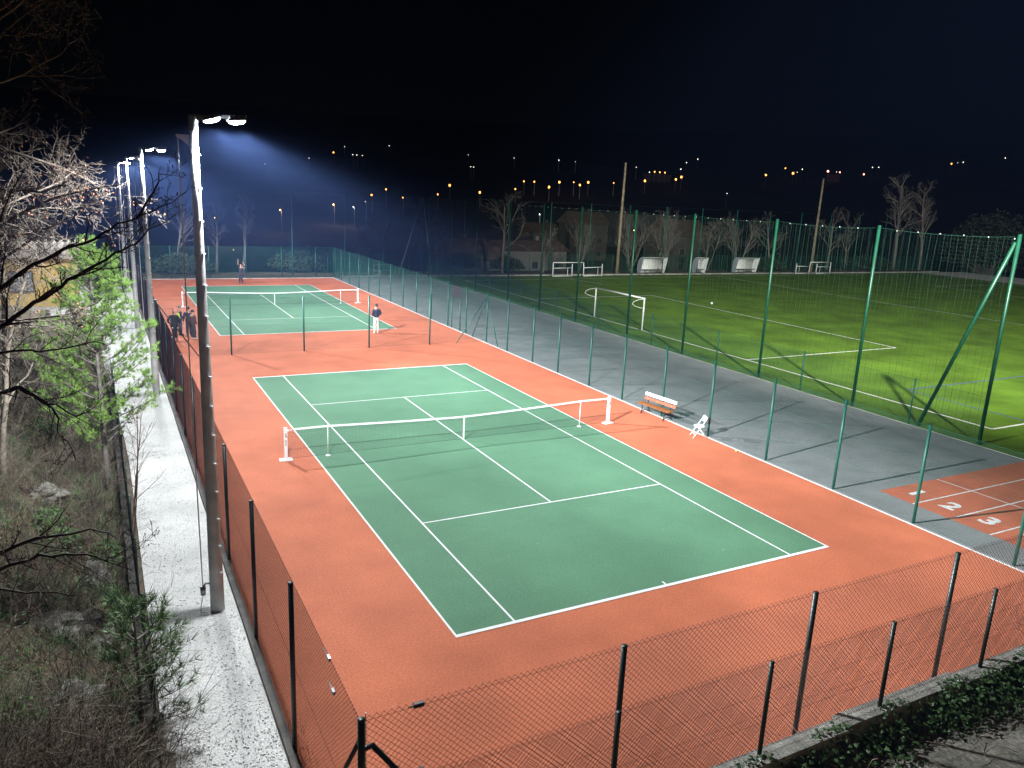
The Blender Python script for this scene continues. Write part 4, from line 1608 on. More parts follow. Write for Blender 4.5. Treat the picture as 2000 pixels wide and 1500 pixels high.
house('dim low house with wide roof behind the big bare tree', 38.5, 86, 10, 8, 3.6, 2.2)
house('dim cottage roof low behind the fence left of the big bare tree trunk', 34.8, 72.0, 7.5, 6, 1.9, 1.7)
house('long dim house with pale end wall right of the big bare tree', 57.0, 96, 13, 8, 4.0, 1.6, 'house_wall_pale', 3)
house('dim two storey house high behind the left wooden mast', 85.4, 121, 8, 8, 8.0, 2.6, 'house_wall', 2, 2)
house('dim flat roofed building in the distance above the first team shelter', 124.0, 152, 16, 10, 9.0, 0.0, 'house_wall', 4, 2, flat=True)
house('dim gabled house behind the middle team shelter', 89.0, 92, 9, 9, 7.2, 3.0, 'house_wall', 2, 2)
house('small pale house with two dark windows behind the far end of the far court', 14.2, 86, 5.6, 6, 3.4, 0.0, 'house_wall_pale', 2, flat=True)
house('dim far house below the amber street lamps', 80.0, 131, 8, 7, 5.5, 2.0)

# ------------------------------------------------------------------ trees and other plants
def rot_about(d, axis, ang):
    return (Matrix.Rotation(ang, 3, Vector(axis)) @ Vector(d))


def grow(segs, p, d, L, r, lev, prm, rnd, tips=None):
    """recursive branch: segs[lev] collects (p0 p1 r0 r1)"""
    n = prm['n'][lev]
    wand = prm['wander'][lev]
    up = prm['up'][lev]
    taper = prm['taper'][lev]
    p = Vector(p)
    d = Vector(d).normalized()
    step = L / n
    pts = []
    rr = r
    for i in range(n):
        d = (d + Vector((rnd.gauss(0, wand), rnd.gauss(0, wand), rnd.gauss(0, wand) + up))).normalized()
        q = p + d * step
        r2 = r * (1 - (1 - taper) * (i + 1) / n)
        segs[lev].append((*p, *q, rr, r2))
        pts.append((p.copy(), q.copy(), d.copy(), rr))
        p, rr = q, r2
    if lev + 1 < prm['levels']:
        k = prm['kids'][lev]
        lo = prm['start'][lev]
        for j in range(k):
            t = lo + (1 - lo) * (j + rnd.random()) / k
            i = min(n - 1, int(t * n))
            a, b_, dd, r_at = pts[i]
            f = t * n - i
            pos = a.lerp(b_, min(1, max(0, f)))
            perp = dd.orthogonal().normalized()
            perp = rot_about(perp, dd, rnd.random() * 2 * pi)
            ang = R(prm['angle'][lev] + rnd.gauss(0, 9))
            nd = (dd * cos(ang) + perp * sin(ang)).normalized()
            grow(segs, pos, nd, L * prm['ratio'][lev] * (1.05 - 0.5 * t) * rnd.uniform(0.75, 1.2), max(prm['rmin'], r_at * prm['rr'][lev]), lev + 1, prm, rnd, tips)
    elif tips is not None:
        tips.append((p.copy(), d.copy()))
    return p


BARE = dict(levels=5, n=[7, 5, 4, 3, 2], wander=[0.05, 0.13, 0.18, 0.2, 0.2], up=[0.04, 0.05, 0.05, 0.03, 0.02], taper=[0.35, 0.3, 0.35, 0.4, 0.4], kids=[8, 6, 5, 4, 0],
            start=[0.30, 0.2, 0.2, 0.2, 0], ratio=[0.62, 0.55, 0.5, 0.5, 0], angle=[42, 42, 40, 40, 0], rr=[0.55, 0.55, 0.55, 0.6, 0], rmin=0.006)
TALL = dict(BARE, kids=[17, 7, 5, 4, 0], start=[0.38, 0.2, 0.2, 0.2, 0], ratio=[0.36, 0.52, 0.5, 0.5, 0], angle=[40, 40, 40, 40, 0])
MULTI = dict(levels=4, n=[6, 4, 3, 2], wander=[0.06, 0.12, 0.16, 0.2], up=[0.06, 0.08, 0.06, 0.03], taper=[0.3, 0.3, 0.4, 0.4], kids=[9, 6, 4, 0], start=[0.25, 0.2, 0.2, 0],
             ratio=[0.5, 0.5, 0.5, 0], angle=[26, 30, 34, 0], rr=[0.55, 0.55, 0.6, 0], rmin=0.006)


def bare_tree(label, x, y, h, prm=BARE, r=None, bark='bark_grey', twig='bark_grey', seed=1, stems=1, group='bare trees behind the fences', name='bare_tree', z=None, lean=(0, 0), leaf=None, rmin=None):
    rnd = random.Random(seed)
    z = landz(x, y) - 0.1 if z is None else z
    root = thing(name, label, 'tree' if name != 'bare_shrub' else 'shrub', (x, y, z), 0, group)
    if rmin:
        prm = dict(prm, rmin=rmin)
    segs = [[] for _ in range(prm['levels'])]
    tips = []
    for s_ in range(stems):
        a = rnd.random() * 6.28
        sp = 0.0 if stems == 1 else 0.28
        d = (lean[0] + sp * cos(a), lean[1] + sp * sin(a), 1)
        grow(segs, (0.12 * cos(a) * (stems > 1), 0.12 * sin(a) * (stems > 1), 0), d, h * (0.86 if prm is not MULTI else 0.8) * rnd.uniform(0.85, 1.05), (r or h * 0.019), 0, prm, rnd, tips)
    b_ = MB()
    b_.segs(segs[0], 8)
    b_.build('trunk', bark, root, True)
    b_ = MB()
    b_.segs(segs[1], 5)
    for l_ in segs[2:]:
        b_.segs(l_, 3)
    if leaf:
        b_.cur = 1
        V, F = [], []
        for (p, d) in tips:
            if rnd.random() < leaf[1]:
                for q in range(leaf[2]):
                    c = p + Vector((rnd.gauss(0, .06), rnd.gauss(0, .06), rnd.gauss(0, .06)))
                    u = Vector((rnd.gauss(0, 1), rnd.gauss(0, 1), rnd.gauss(0, 1))).normalized() * leaf[3]
                    w = u.orthogonal().normalized() * leaf[3] * 0.5
                    o = len(V)
                    V += [c - u, c + w, c + u, c - w]
                    F += [(o, o + 1, o + 2), (o, o + 2, o + 3)]
        if V:
            b_.tris([tuple(v) for v in V], F)
    b_.build('crown', [twig, leaf[0]] if leaf else twig, root)
    return root


TREES = [
    ('large spreading bare tree in the middle behind the pitch fence', 30.3, 56.6, 9.6, BARE, 1, 'bark_grey'),
    ('small forked bare tree right of the large spreading one', 35.9, 56.7, 5.6, BARE, 1, 'bark_grey'),
    ('bare tree standing behind the braced corner pole', 22.6, 60.5, 8.6, BARE, 1, 'bark_dim'),
    ('bushy bare tree behind the far right corner of the far court', 14.6, 62, 5.4, MULTI, 5, 'bark_dim'),
    ('slender bare tree between the court corner and the braced pole', 18.6, 65, 8.0, BARE, 1, 'bark_dim'),
    ('tall thin bare tree behind the serving player', 1.6, 59, 9.0, TALL, 1, 'bark_dim'),
    ('bare tree behind the far court left of the nearest floodlight pole', -4.9, 58, 7.0, BARE, 1, 'bark_dim'),
    ('second thin bare tree just left of the serving player', -0.8, 61, 8.2, TALL, 1, 'bark_dim'),
    ('many stemmed bare shrub tree right of the left wooden mast', 49.8, 58, 7.6, MULTI, 7, 'bark_grey'),
    ('many stemmed bare tree behind the first team shelter', 55.6, 58.5, 7.8, MULTI, 8, 'bark_grey'),
    ('Y forked pale bare tree between the middle and last team shelters', 62.6, 57.8, 7.2, BARE, 2, 'bark_grey'),
    ('bare tree right of the second wooden mast', 89.0, 60, 9.4, BARE, 1, 'bark_grey'),
    ('tallest bare tree at the right with a bent trunk', 104.8, 60, 16.0, TALL, 1, 'bark_grey'),
    ('slimmer tall bare tree right of the tallest one', 113.0, 61, 14.6, TALL, 1, 'bark_grey'),
    ('bare tree left of the tallest tree at the right', 100.5, 66, 10.0, BARE, 1, 'bark_grey'),
    ('dim bare tree behind the roofs left of the large spreading tree', 31.0, 78, 9.0, BARE, 1, 'bark_grey'),
    ('dim bushy tree behind the left training goal', 47.0, 66, 6.5, MULTI, 5, 'bark_grey'),
    ('bare tree behind the last team shelter', 70.5, 60, 7.6, MULTI, 6, 'bark_grey'),
    ('bare tree just left of the second wooden mast', 76.5, 60, 8.2, BARE, 1, 'bark_grey'),
    ('bare tree at the left end behind the last floodlight pole', -8.6, 60, 6.2, BARE, 1, 'bark_dim'),
]
for i, (lab, x, y, h, prm, st, bk_) in enumerate(TREES):
    bare_tree(lab, x, y, h, prm, r=h * (0.020 if st == 1 else 0.011), bark=bk_, twig=bk_, seed=100 + i, stems=st, rmin=0.011)


def leafy_bush(label, x, y, w, h, seed, m='foliage_dark', n=1700, name='evergreen_shrub', ls=0.16, group=None):
    rnd = random.Random(seed)
    root = thing(name, label, 'shrub', (x, y, landz(x, y)), 0, group)
    segs = []
    V, F = [], []
    for i in range(n):
        a = rnd.random() * 6.28
        u = rnd.random() ** 0.4
        ph = math.acos(rnd.uniform(-0.15, 1))
        lump = 0.82 + 0.22 * mnoise.noise(Vector((cos(a) * 2, sin(a) * 2, ph * 2 + seed)))
        c = Vector((cos(a) * sin(ph) * w / 2 * u * lump, sin(a) * sin(ph) * w / 2 * u * lump, h * 0.25 + cos(ph) * h * 0.75 * u * lump))
        if c.z < 0.05:
            c.z = 0.05
        e1 = Vector((rnd.gauss(0, 1), rnd.gauss(0, 1), rnd.gauss(0, 1))).normalized() * ls * rnd.uniform(0.6, 1.3)
        e2 = e1.orthogonal().normalized() * ls * 0.45
        o = len(V)
        V += [tuple(c - e1), tuple(c + e2), tuple(c + e1), tuple(c - e2)]
        F += [(o, o + 1, o + 2), (o, o + 2, o + 3)]
        if i % 12 == 0:
            segs.append((0, 0, 0, *(c * 0.9), 0.02, 0.008))
    b_ = MB()
    b_.segs(segs, 3)
    b_.build('stem', 'bark_grey', root)
    b_ = MB()
    b_.tris(V, F)
    b_.build('foliage', m, root)
    return root


leafy_bush('large round evergreen bush at the far right behind the pitch net', 127.0, 58, 17, 13.0, 5, 'foliage_dark', 5200, ls=0.4)
leafy_bush('dim rounded hedge bush in front of the small pale house', 7.2, 60, 7.5, 2.6, 6, 'foliage_dark', 2200)
leafy_bush('dim rounded bush left behind the divider between pitch and court', 26.0, 58.6, 6, 2.6, 8, 'foliage_dark', 1800)
for i, (lab, x, w, h) in enumerate([('dark hedge behind the fence left of the left training goal', 31.5, 5, 2.0), ('dark hedge behind the first team shelter', 52.5, 7, 1.9), ('dark hedge between the last team shelter and second mast', 73.5, 8, 2.2),
                               ('dark hedge under the tallest bare tree', 96.0, 9, 2.6), ('dark hedge behind the left side of the far court', -4.5, 8, 2.2)]):
    leafy_bush(lab, x, 57.6, w, h, 20 + i, 'foliage_dark', 1500)

# ---- dark bare tree whose branches reach in from the left, close by
fore = thing('bare_tree', 'dark bare tree whose thin budding branches reach in from the left edge', 'tree', (-13.08, -16.9, landz(-13.08, -16.9) - 0.2))
fo = np.array(fore.location)
BR = {
    'A': [(-12.89, -15.95, 7.12), (-12.49, -15.94, 7.58), (-12.23, -15.93, 7.76), (-12.05, -15.89, 7.9), (-11.84, -15.87, 8.03), (-11.66, -15.85, 8.12), (-11.49, -15.82, 8.18), (-11.31, -15.8, 8.28), (-11.17, -15.75, 8.36), (-11.0, -15.72, 8.44), (-10.84, -15.69, 8.52), (-10.65, -15.67, 8.6), (-10.48, -15.62, 8.74)],
    'A2': [(-10.99, -15.67, 8.44), (-10.87, -15.57, 8.6), (-10.75, -15.46, 8.81), (-10.71, -15.32, 8.97)],
    'B': [(-12.91, -16.04, 6.74), (-12.51, -16.07, 7.17), (-12.25, -16.07, 7.39), (-12.13, -16.04, 7.49), (-11.95, -16.02, 7.62), (-11.8, -16.01, 7.71), (-11.65, -15.98, 7.83), (-11.48, -15.97, 7.94), (-11.3, -15.97, 8.04), (-11.15, -15.96, 8.12), (-11.02, -15.93, 8.21), (-10.9, -15.88, 8.35), (-10.7, -15.89, 8.43), (-10.62, -15.84, 8.51)],
    'C': [(-12.92, -16.06, 6.65), (-12.52, -16.12, 7.01), (-12.26, -16.15, 7.17), (-12.09, -16.18, 7.2), (-11.93, -16.22, 7.18), (-11.77, -16.23, 7.2), (-11.63, -16.25, 7.23), (-11.46, -16.27, 7.26), (-11.39, -16.26, 7.24)],
    'E': [(-12.94, -16.13, 6.37), (-12.55, -16.22, 6.66), (-12.28, -16.28, 6.82), (-12.14, -16.31, 6.86), (-12.01, -16.36, 6.8), (-11.87, -16.43, 6.67), (-11.82, -16.44, 6.57), (-11.84, -16.43, 6.43), (-11.76, -16.46, 6.33), (-11.71, -16.5, 6.15)],
    'D': [(-12.28, -16.36, 6.83), (-12.1, -16.48, 6.91), (-11.93, -16.64, 6.82), (-11.8, -16.77, 6.78), (-11.65, -16.92, 6.71), (-11.48, -17.04, 6.76)],
    'F': [(-13.04, -16.45, 5.03), (-12.64, -16.65, 5.28), (-12.37, -16.81, 5.43), (-12.23, -16.92, 5.52), (-12.04, -17.05, 5.63), (-11.87, -17.19, 5.69), (-11.68, -17.33, 5.75), (-11.53, -17.46, 5.79), (-11.42, -17.58, 5.75)],
    'G': [(-13.05, -16.48, 4.89), (-12.64, -16.72, 5.13), (-12.37, -16.9, 5.31), (-12.19, -17.06, 5.42), (-12.02, -17.21, 5.52), (-11.82, -17.39, 5.58), (-11.64, -17.56, 5.63), (-11.52, -17.72, 5.62), (-11.31, -17.92, 5.58)],
    'H': [(-13.06, -16.49, 4.84), (-12.65, -16.74, 5.09), (-12.38, -16.96, 5.14), (-12.16, -17.16, 5.17), (-11.93, -17.36, 5.22), (-11.71, -17.57, 5.24)],
    'K': [(-12.84, -15.68, 7.75), (-12.46, -15.69, 8.14), (-12.19, -15.68, 8.38), (-12.09, -15.58, 8.63), (-11.95, -15.5, 8.88)],
}
TR = [(-13.08, -16.88, 2.2), (-13.08, -16.88, 3.41), (-13.06, -16.57, 4.3), (-13.07, -16.32, 4.97), (-12.98, -15.92, 6.31), (-12.94, -15.67, 7.06), (-12.83, -15.4, 8.01), (-12.53, -15.15, 9.23), (-12.26, -15.0, 10.08)]
b = MB()
b.tube([np.array(p) - fo for p in TR], np.linspace(0.11, 0.03, len(TR)), 10)
b.build('trunk', 'bark_dark', fore, True)
TW = dict(levels=3, n=[5, 4, 3], wander=[0.14, 0.2, 0.24], up=[0.05, 0.06, 0.05], taper=[0.4, 0.4, 0.5], kids=[4, 3, 0], start=[0.2, 0.2, 0], ratio=[0.5, 0.5, 0], angle=[45, 45, 0], rr=[0.6, 0.6, 0], rmin=0.0028)
rnd = random.Random(31)
main, tw, buds = MB(), [[], [], []], []
for kname, pts in BR.items():
    P3 = [Vector(p) - Vector(fo) for p in pts]
    r0 = {'A': 0.026, 'B': 0.030, 'F': 0.026, 'G': 0.024, 'E': 0.022}.get(kname, 0.016)
    fine_pts = []
    for i in range(len(P3) - 1):
        for t in (0, 0.5):
            q = P3[i].lerp(P3[i + 1], t)
            fine_pts.append(q + Vector((rnd.gauss(0, .006), rnd.gauss(0, .006), rnd.gauss(0, .008))))
    fine_pts.append(P3[-1])
    rad = np.linspace(r0, 0.0042, len(fine_pts))
    main.tube([tuple(p) for p in fine_pts], rad, 6)
    for i in range(3, len(fine_pts) - 1):
        if rnd.random() < 0.85:
            d = (fine_pts[i + 1] - fine_pts[i]).normalized()
            perp = rot_about(d.orthogonal().normalized(), d, rnd.random() * 6.28)
            nd = (d * 0.7 + perp * 0.75 + Vector((0, 0, 0.15 if kname in 'ABK' else -0.05))).normalized()
            tips = []
            grow(tw, fine_pts[i], nd, rnd.uniform(0.15, 0.5), max(0.0042, rad[i] * 0.5), 0, TW, rnd, tips)
            buds += tips
    buds.append((fine_pts[-1], Vector((0, 0, 1))))
main.build('branch', 'bark_dark', fore, True)
b = MB()
b.segs(tw[0], 4)
b.segs(tw[1], 3)
b.segs(tw[2], 3)
b.cur = 1
for p, d in buds:
    if rnd.random() < 0.5:
        b.ball(tuple(p), (0.005, 0.005, 0.011), 5, 4)
b.build('crown', ['bark_dark', 'bud_red'], fore)

# ---- taller trees on the bank behind it
DENSE = dict(levels=5, n=[8, 6, 5, 4, 3], wander=[0.07, 0.16, 0.22, 0.26, 0.28], up=[0.03, 0.02, 0.0, -0.02, -0.03], taper=[0.35, 0.3, 0.35, 0.4, 0.5], kids=[12, 7, 5, 3, 0],
             start=[0.25, 0.15, 0.15, 0.2, 0], ratio=[0.42, 0.5, 0.5, 0.55, 0], angle=[55, 50, 48, 45, 0], rr=[0.5, 0.5, 0.55, 0.6, 0], rmin=0.004)
UPPER = dict(DENSE, kids=[24, 9, 7, 4, 0], start=[0.36, 0.12, 0.12, 0.15, 0], ratio=[0.31, 0.5, 0.52, 0.55, 0], rr=[0.40, 0.5, 0.55, 0.6, 0], rmin=0.0045)
bare_tree('tall dark tree with a few rusty leaves at the upper left edge', -15.2, -9.4, 14.5, UPPER, r=0.13, bark='bark_red', twig='twig_dim', seed=51, group=None, z=landz(-15.2, -9.4) - 0.1, leaf=('leaf_rust', 0.06, 3, 0.024), lean=(0.05, 0.0))
bare_tree('pale tangled bare tree lit by the lamps in front of the clubhouse', -14.5, 5.0, 10.0, dict(UPPER, ratio=[0.30, 0.5, 0.55, 0.55, 0], start=[0.4, .15, .15, .15, 0]), r=0.10, bark='twig_brown', twig='twig_brown', seed=57, group=None, z=landz(-14.7, 6.0) - 0.1, rmin=0.006)
bare_tree('lower pale tangled shrub tree left of the pine', -14.0, -2.0, 6.8, DENSE, r=0.08, bark='twig_pale', twig='twig_pale', seed=63, group=None, z=landz(-14.0, -2.0) - 0.1, rmin=0.005)

# thin bare sapling at the edge of the gravel
sap = thing('bare_sapling', 'thin two stemmed bare sapling leaning over the gravel edge', 'sapling', (-11.15, -4.8, 0.05))
segs = [[], [], []]
SP = dict(TW, n=[8, 5, 3], wander=[0.03, 0.12, 0.2], up=[0.02, 0.06, 0.05], kids=[9, 3, 0], start=[0.25, 0.2, 0], ratio=[0.34, 0.4, 0], rr=[0.45, 0.6, 0], angle=[38, 40, 0], rmin=0.004)
rnd = random.Random(5)
grow(segs, (0, 0, 0), (0.20, 0.0, 1), 3.3, 0.026, 0, SP, rnd)
grow(segs, (0, 0, 0.4), (0.12, 0.05, 1), 2.9, 0.020, 0, SP, rnd)
b = MB()
b.segs(segs[0], 6)
b.build('trunk', 'bark_red', sap, True)
b = MB()
b.segs(segs[1], 4)
b.segs(segs[2], 3)
b.build('crown', 'bark_red', sap)


# ---- pines
def pine(label, x, y, h, w, seed, m='needle', dens=1.0, z=None, nl=0.13, trunk_r=None, lean=(0, 0), start=0.12):
    rnd = random.Random(seed)
    root = thing('pine_tree', label, 'pine tree', (x, y, landz(x, y) - 0.1 if z is None else z))
    tr = trunk_r or h * 0.012
    tp = [Vector((lean[0] * t * h, lean[1] * t * h, h * t)) for t in np.linspace(0, 1, 10)]
    b_ = MB()
    b_.tube([tuple(p) for p in tp], np.linspace(tr, 0.012, 10), 8)
    b_.build('trunk', 'bark_grey', root, True)
    br = []
    V, F = [], []
    def tuft(c, d, k, ln):
        for q in range(k):
            e = (d * rnd.uniform(0.35, 1.0) + Vector((rnd.gauss(0, .55), rnd.gauss(0, .55), rnd.gauss(0, .5) + 0.2))).normalized()
            L_ = ln * rnd.uniform(0.7, 1.2)
            s_ = e.orthogonal().normalized()
            s_ = rot_about(s_, e, rnd.random() * 6.28) * 0.0062
            o = len(V)
            V.extend([tuple(c - s_), tuple(c + s_), tuple(c + e * L_)])
            F.append((o, o + 1, o + 2))
    nw = int(h / 0.42)
    for i in range(nw):
        t = start + (0.98 - start) * i / nw
        k = 5 + (i % 2)
        for j in range(k):
            a = rnd.random() * 6.28
            L = w / 2 * (1 - t) ** 0.75 * rnd.uniform(0.7, 1.15) + 0.25
            base = Vector((lean[0] * t * h, lean[1] * t * h, h * t))
            d = Vector((cos(a), sin(a), 0.25 + 0.5 * t))
            p = base
            ns = 5
            for s_ in range(ns):
                d = (d + Vector((rnd.gauss(0, .1), rnd.gauss(0, .1), 0.10))).normalized()
                q = p + d * L / ns
                br.append((*p, *q, 0.016 * (1 - s_ / ns) + 0.004, 0.016 * (1 - (s_ + 1) / ns) + 0.004))
                if s_ >= 1:
                    for t_ in range(int(2 * dens) + 1):
                        c = p.lerp(q, rnd.random())
                        sd = rot_about(d.orthogonal().normalized(), d, rnd.random() * 6.28)
                        e = (d * 0.8 + sd * 0.7).normalized()
                        c2 = c + e * rnd.uniform(0.05, 0.28)
                        br.append((*c, *c2, 0.005, 0.003))
                        tuft(c2, e, int(16 * dens), nl)
                        tuft(c.lerp(c2, 0.6), e, int(9 * dens), nl)
                p = q
            tuft(p, d, int(26 * dens), nl * 1.1)
    b_ = MB()
    b_.segs(br, 3)
    b_.build('branches', 'bark_grey', root)
    b_ = MB()
    b_.tris(V, F)
    b_.build('needles', m, root, kind='stuff')
    return root


pine('young bright green pine leaning over the gravel path', -11.65, -0.9, 6.9, 5.4, 3, 'needle', 1.7, start=0.2)
pine('small slender pine growing through the low bank fence at the bottom left', -11.30, -12.4, 2.6, 1.7, 4, 'needle_blue', 0.75, start=0.08, nl=0.19)
pine('pale green pine crown between the clubhouse and the floodlight poles', -11.9, 14.5, 6.2, 2.8, 9, 'needle', 0.7, start=0.15)

# ---- rocks
def rock(label, x, y, s, seed, z=None):
    me = bpy.data.meshes.new('rock')
    bm = bmesh.new()
    bmesh.ops.create_icosphere(bm, subdivisions=4, radius=1.0)
    for v_ in bm.verts:
        n_ = 0.55 * mnoise.noise(v_.co * 1.2 + Vector((seed, 0, 0))) + 0.28 * mnoise.noise(v_.co * 2.7 + Vector((0, seed, 0)))
        cell = mnoise.cell(v_.co * 2.3 + Vector((seed, seed, 0)))
        v_.co *= (1 + n_) * (0.90 + 0.12 * cell) + 0.06 * mnoise.noise(v_.co * 7.0)
        v_.co = Vector((v_.co.x * s[0], v_.co.y * s[1], v_.co.z * s[2]))
    bm.to_mesh(me)
    bm.free()
    me.materials.append(M('rock'))
    o = bpy.data.objects.new('rock', me)
    COL.objects.link(o)
    o.location = (x, y, bankz(x, y) + s[2] * 0.15 if z is None else z)
    tag(o, label, 'rock', 'rocks on the bank')


rock('pale lichen covered rock halfway up the bank among the bushes', -13.1, -2.6, (0.5, 0.42, 0.30), 2)
rock('dark flat rock ledge in the lower bank', -12.6, -9.2, (0.6, 0.5, 0.24), 5)
rock('upright tan rock beside the bank fence', -12.0, -7.0, (0.28, 0.25, 0.42), 8)
rock('broad grey boulder low on the bank near the bottom left', -12.3, -11.6, (0.45, 0.5, 0.27), 11)
rock('rounded stone at the foot of the bank behind the low fence', -11.75, -9.6, (0.32, 0.4, 0.3), 14)

# ---- tangled undergrowth on the bank: nobody could count it
rnd = random.Random(77)
segsU = {'twig_brown': [], 'twig_pale': [], 'bark_dark': []}
def bank_spot(y_lo, y_hi, pw=1.0):
    y = y_lo + (y_hi - y_lo) * rnd.random() ** pw
    xl = -13.1 - 0.115 * (y + 16)
    x = rnd.uniform(xl - 0.9, -11.35)
    return x, y


for i in range(640):
    x, y = bank_spot(-17.5, 16, 1.7)
    z = bankz(x, y)
    H = rnd.uniform(0.5, 1.5) * (1.0 if y < -4 else 1.2)
    key = rnd.choices(['twig_brown', 'twig_pale', 'bark_dark'], [0.62, 0.26, 0.12] if y > -12.5 else [0.5, 0.08, 0.42])[0]
    for s_ in range(rnd.randint(7, 15)):
        a = rnd.random() * 6.28
        sp = rnd.uniform(0.1, 0.8)
        d = Vector((cos(a) * sp, sin(a) * sp, 1)).normalized()
        p = Vector((x + rnd.gauss(0, .08), y + rnd.gauss(0, .08), z))
        L = H * rnd.uniform(0.5, 1.1)
        r0 = rnd.uniform(0.003, 0.008)
        for q in range(4):
            d = (d + Vector((rnd.gauss(0, .16), rnd.gauss(0, .16), rnd.gauss(0, .1) - 0.05))).normalized()
            p2 = p + d * L / 4
            segsU[key].append((*p, *p2, r0 * (1 - q * .2), r0 * (1 - (q + 1) * .2)))
            if q >= 1:
                for w_ in range(2):
                    e = (d + Vector((rnd.gauss(0, .7), rnd.gauss(0, .7), rnd.gauss(0, .5)))).normalized()
                    p3 = p2 + e * L * 0.28
                    segsU[key].append((*p2, *p3, r0 * .45, r0 * .25))
            p = p2
# branches sprawling over the gravel from the bottom left
for i in range(90):
    y = rnd.uniform(-15.5, -11.0)
    p = Vector((-11.15 + rnd.gauss(0, .12), y, rnd.uniform(0.1, 0.9)))
    d = Vector((rnd.uniform(0.2, 1.0), rnd.gauss(0, .4), rnd.uniform(0.2, 0.9))).normalized()
    L = rnd.uniform(0.35, 0.95)
    for q in range(4):
        d = (d + Vector((rnd.gauss(0, .14), rnd.gauss(0, .14), rnd.gauss(0, .12)))).normalized()
        p2 = p + d * L / 4
        segsU['twig_brown'].append((*p, *p2, 0.004 - q * .0007, 0.0035 - q * .0007))
        for w_ in range(2):
            e = (d + Vector((rnd.gauss(0, .6), rnd.gauss(0, .6), rnd.gauss(0, .4)))).normalized()
            segsU['twig_brown'].append((*p2, *(p2 + e * L * 0.3), 0.0022, 0.0014))
        p = p2
ub = MB()
for i, kname in enumerate(('twig_brown', 'twig_pale', 'bark_dark')):
    ub.cur = i
    ub.segs(segsU[kname], 3)
uo = ub.build('undergrowth', ['twig_brown', 'twig_pale', 'bark_dark'], kind='stuff')
uo['label'] = 'tangled bare brushwood covering the bank left of the gravel'

for lab, x, y, w, h, sd in (('small round evergreen bush on the bank left of the pine trunk', -13.3, 1.5, 1.5, 1.0, 31), ('low glossy green bush at the bank fence below the pine', -11.75, -6.2, 0.9, 0.8, 32),
                            ('dark green bush at the bottom left corner', -13.0, -13.2, 1.3, 0.9, 33), ('grey green bush beside the tan upright rock', -12.6, -6.0, 1.1, 0.8, 34), ('small green bush below the pale lichen rock', -12.9, -4.6, 0.9, 0.6, 35)):
    leafy_bush(lab, x, y, w, h, sd, 'ivy_light', 900, 'evergreen_shrub', 0.05, 'small bushes on the bank')
cb_ = MB()
for mi, (key, n_l, sz, th) in enumerate((('ivy_light', 24000, 0.030, -0.02), ('leaf_grey', 14000, 0.026, 0.02), ('dead_leaf', 5000, 0.028, -0.05))):
    V, F = [], []
    for i in range(n_l):
        x, y = bank_spot(-17.5, 16, 1.6)
        nv = mnoise.noise(Vector((x * 1.1 + mi * 17, y * 1.1, mi * 5.0)))
        if nv < th:
            continue
        c = Vector((x, y, bankz(x, y) + rnd.random() ** 1.5 * (0.12 + 0.9 * max(0, nv - th)) * (0.15 if key == 'dead_leaf' else 1)))
        e1 = Vector((rnd.gauss(0, 1), rnd.gauss(0, 1), rnd.gauss(0, .6))).normalized() * sz * rnd.uniform(0.6, 1.4)
        e2 = e1.orthogonal().normalized() * sz * 0.5
        o = len(V)
        V += [tuple(c - e1), tuple(c + e2), tuple(c + e1), tuple(c - e2)]
        F += [(o, o + 1, o + 2), (o, o + 2, o + 3)]
    cb_.cur = mi
    cb_.tris(V, F)
co_ = cb_.build('ground_cover', ['ivy_light', 'leaf_grey', 'dead_leaf'], kind='stuff')
co_['label'] = 'low leafy ground cover and litter on the bank'
gb_ = MB()
for mi, (n_t, lo, hi, key) in enumerate(((520, 0.12, 0.40, 'd'), (620, 0.12, 0.42, 'g'), (300, 0.25, 0.6, 'b'))):
    V, F = [], []
    for i in range(n_t):
        x, y = bank_spot(-17.5, 20, 1.6)
        z = bankz(x, y)
        for q in range(rnd.randint(10, 18)):
            a = rnd.random() * 6.28
            L = rnd.uniform(lo, hi)
            sp = rnd.uniform(0.15, 0.9)
            d = Vector((cos(a) * sp, sin(a) * sp, 1)).normalized()
            s_ = Vector((-sin(a), cos(a), 0)) * rnd.uniform(0.004, 0.009)
            p = Vector((x + rnd.gauss(0, .06), y + rnd.gauss(0, .06), z))
            m_ = p + d * L * 0.6
            t_ = m_ + (d + Vector((cos(a) * .6, sin(a) * .6, -0.5))).normalized() * L * 0.4
            o = len(V)
            V += [tuple(p - s_), tuple(p + s_), tuple(m_ + s_ * .8), tuple(m_ - s_ * .8), tuple(t_)]
            F += [(o, o + 1, o + 2), (o, o + 2, o + 3), (o + 3, o + 2, o + 4)]
    gb_.cur = mi
    gb_.tris(V, F)
go = gb_.build('grass', ['grass_dry', 'grass_green', 'needle_blue'], kind='stuff')
go['label'] = 'dry and green grass tufts on the bank'
lb = MB()
V, F = [], []
for i in range(3600):
    if i < 3400:
        x, y = bank_spot(-17.5, 12, 1.5)
        z = bankz(x, y) + 0.015
    else:
        x, y = rnd.uniform(-10.9, -9.4), -14.5 + 22 * rnd.random() ** 2
        z = 0.035
    s_ = rnd.uniform(0.012, 0.035) * (1.0 if i < 3400 else 0.6)
    a = rnd.random() * 6.28
    t1 = Vector((cos(a), sin(a), rnd.gauss(0, .3))) * s_
    t2 = Vector((-sin(a), cos(a), rnd.gauss(0, .3))) * s_ * 0.55
    c = Vector((x, y, z + rnd.random() * 0.02))
    o = len(V)
    V += [tuple(c - t1), tuple(c + t2), tuple(c + t1), tuple(c - t2)]
    F += [(o, o + 1, o + 2), (o, o + 2, o + 3)]
lb.tris(V, F)
lo_ = lb.build('leaf_litter', 'dead_leaf', kind='stuff')
lo_['label'] = 'fallen brown leaves on the bank and gravel'

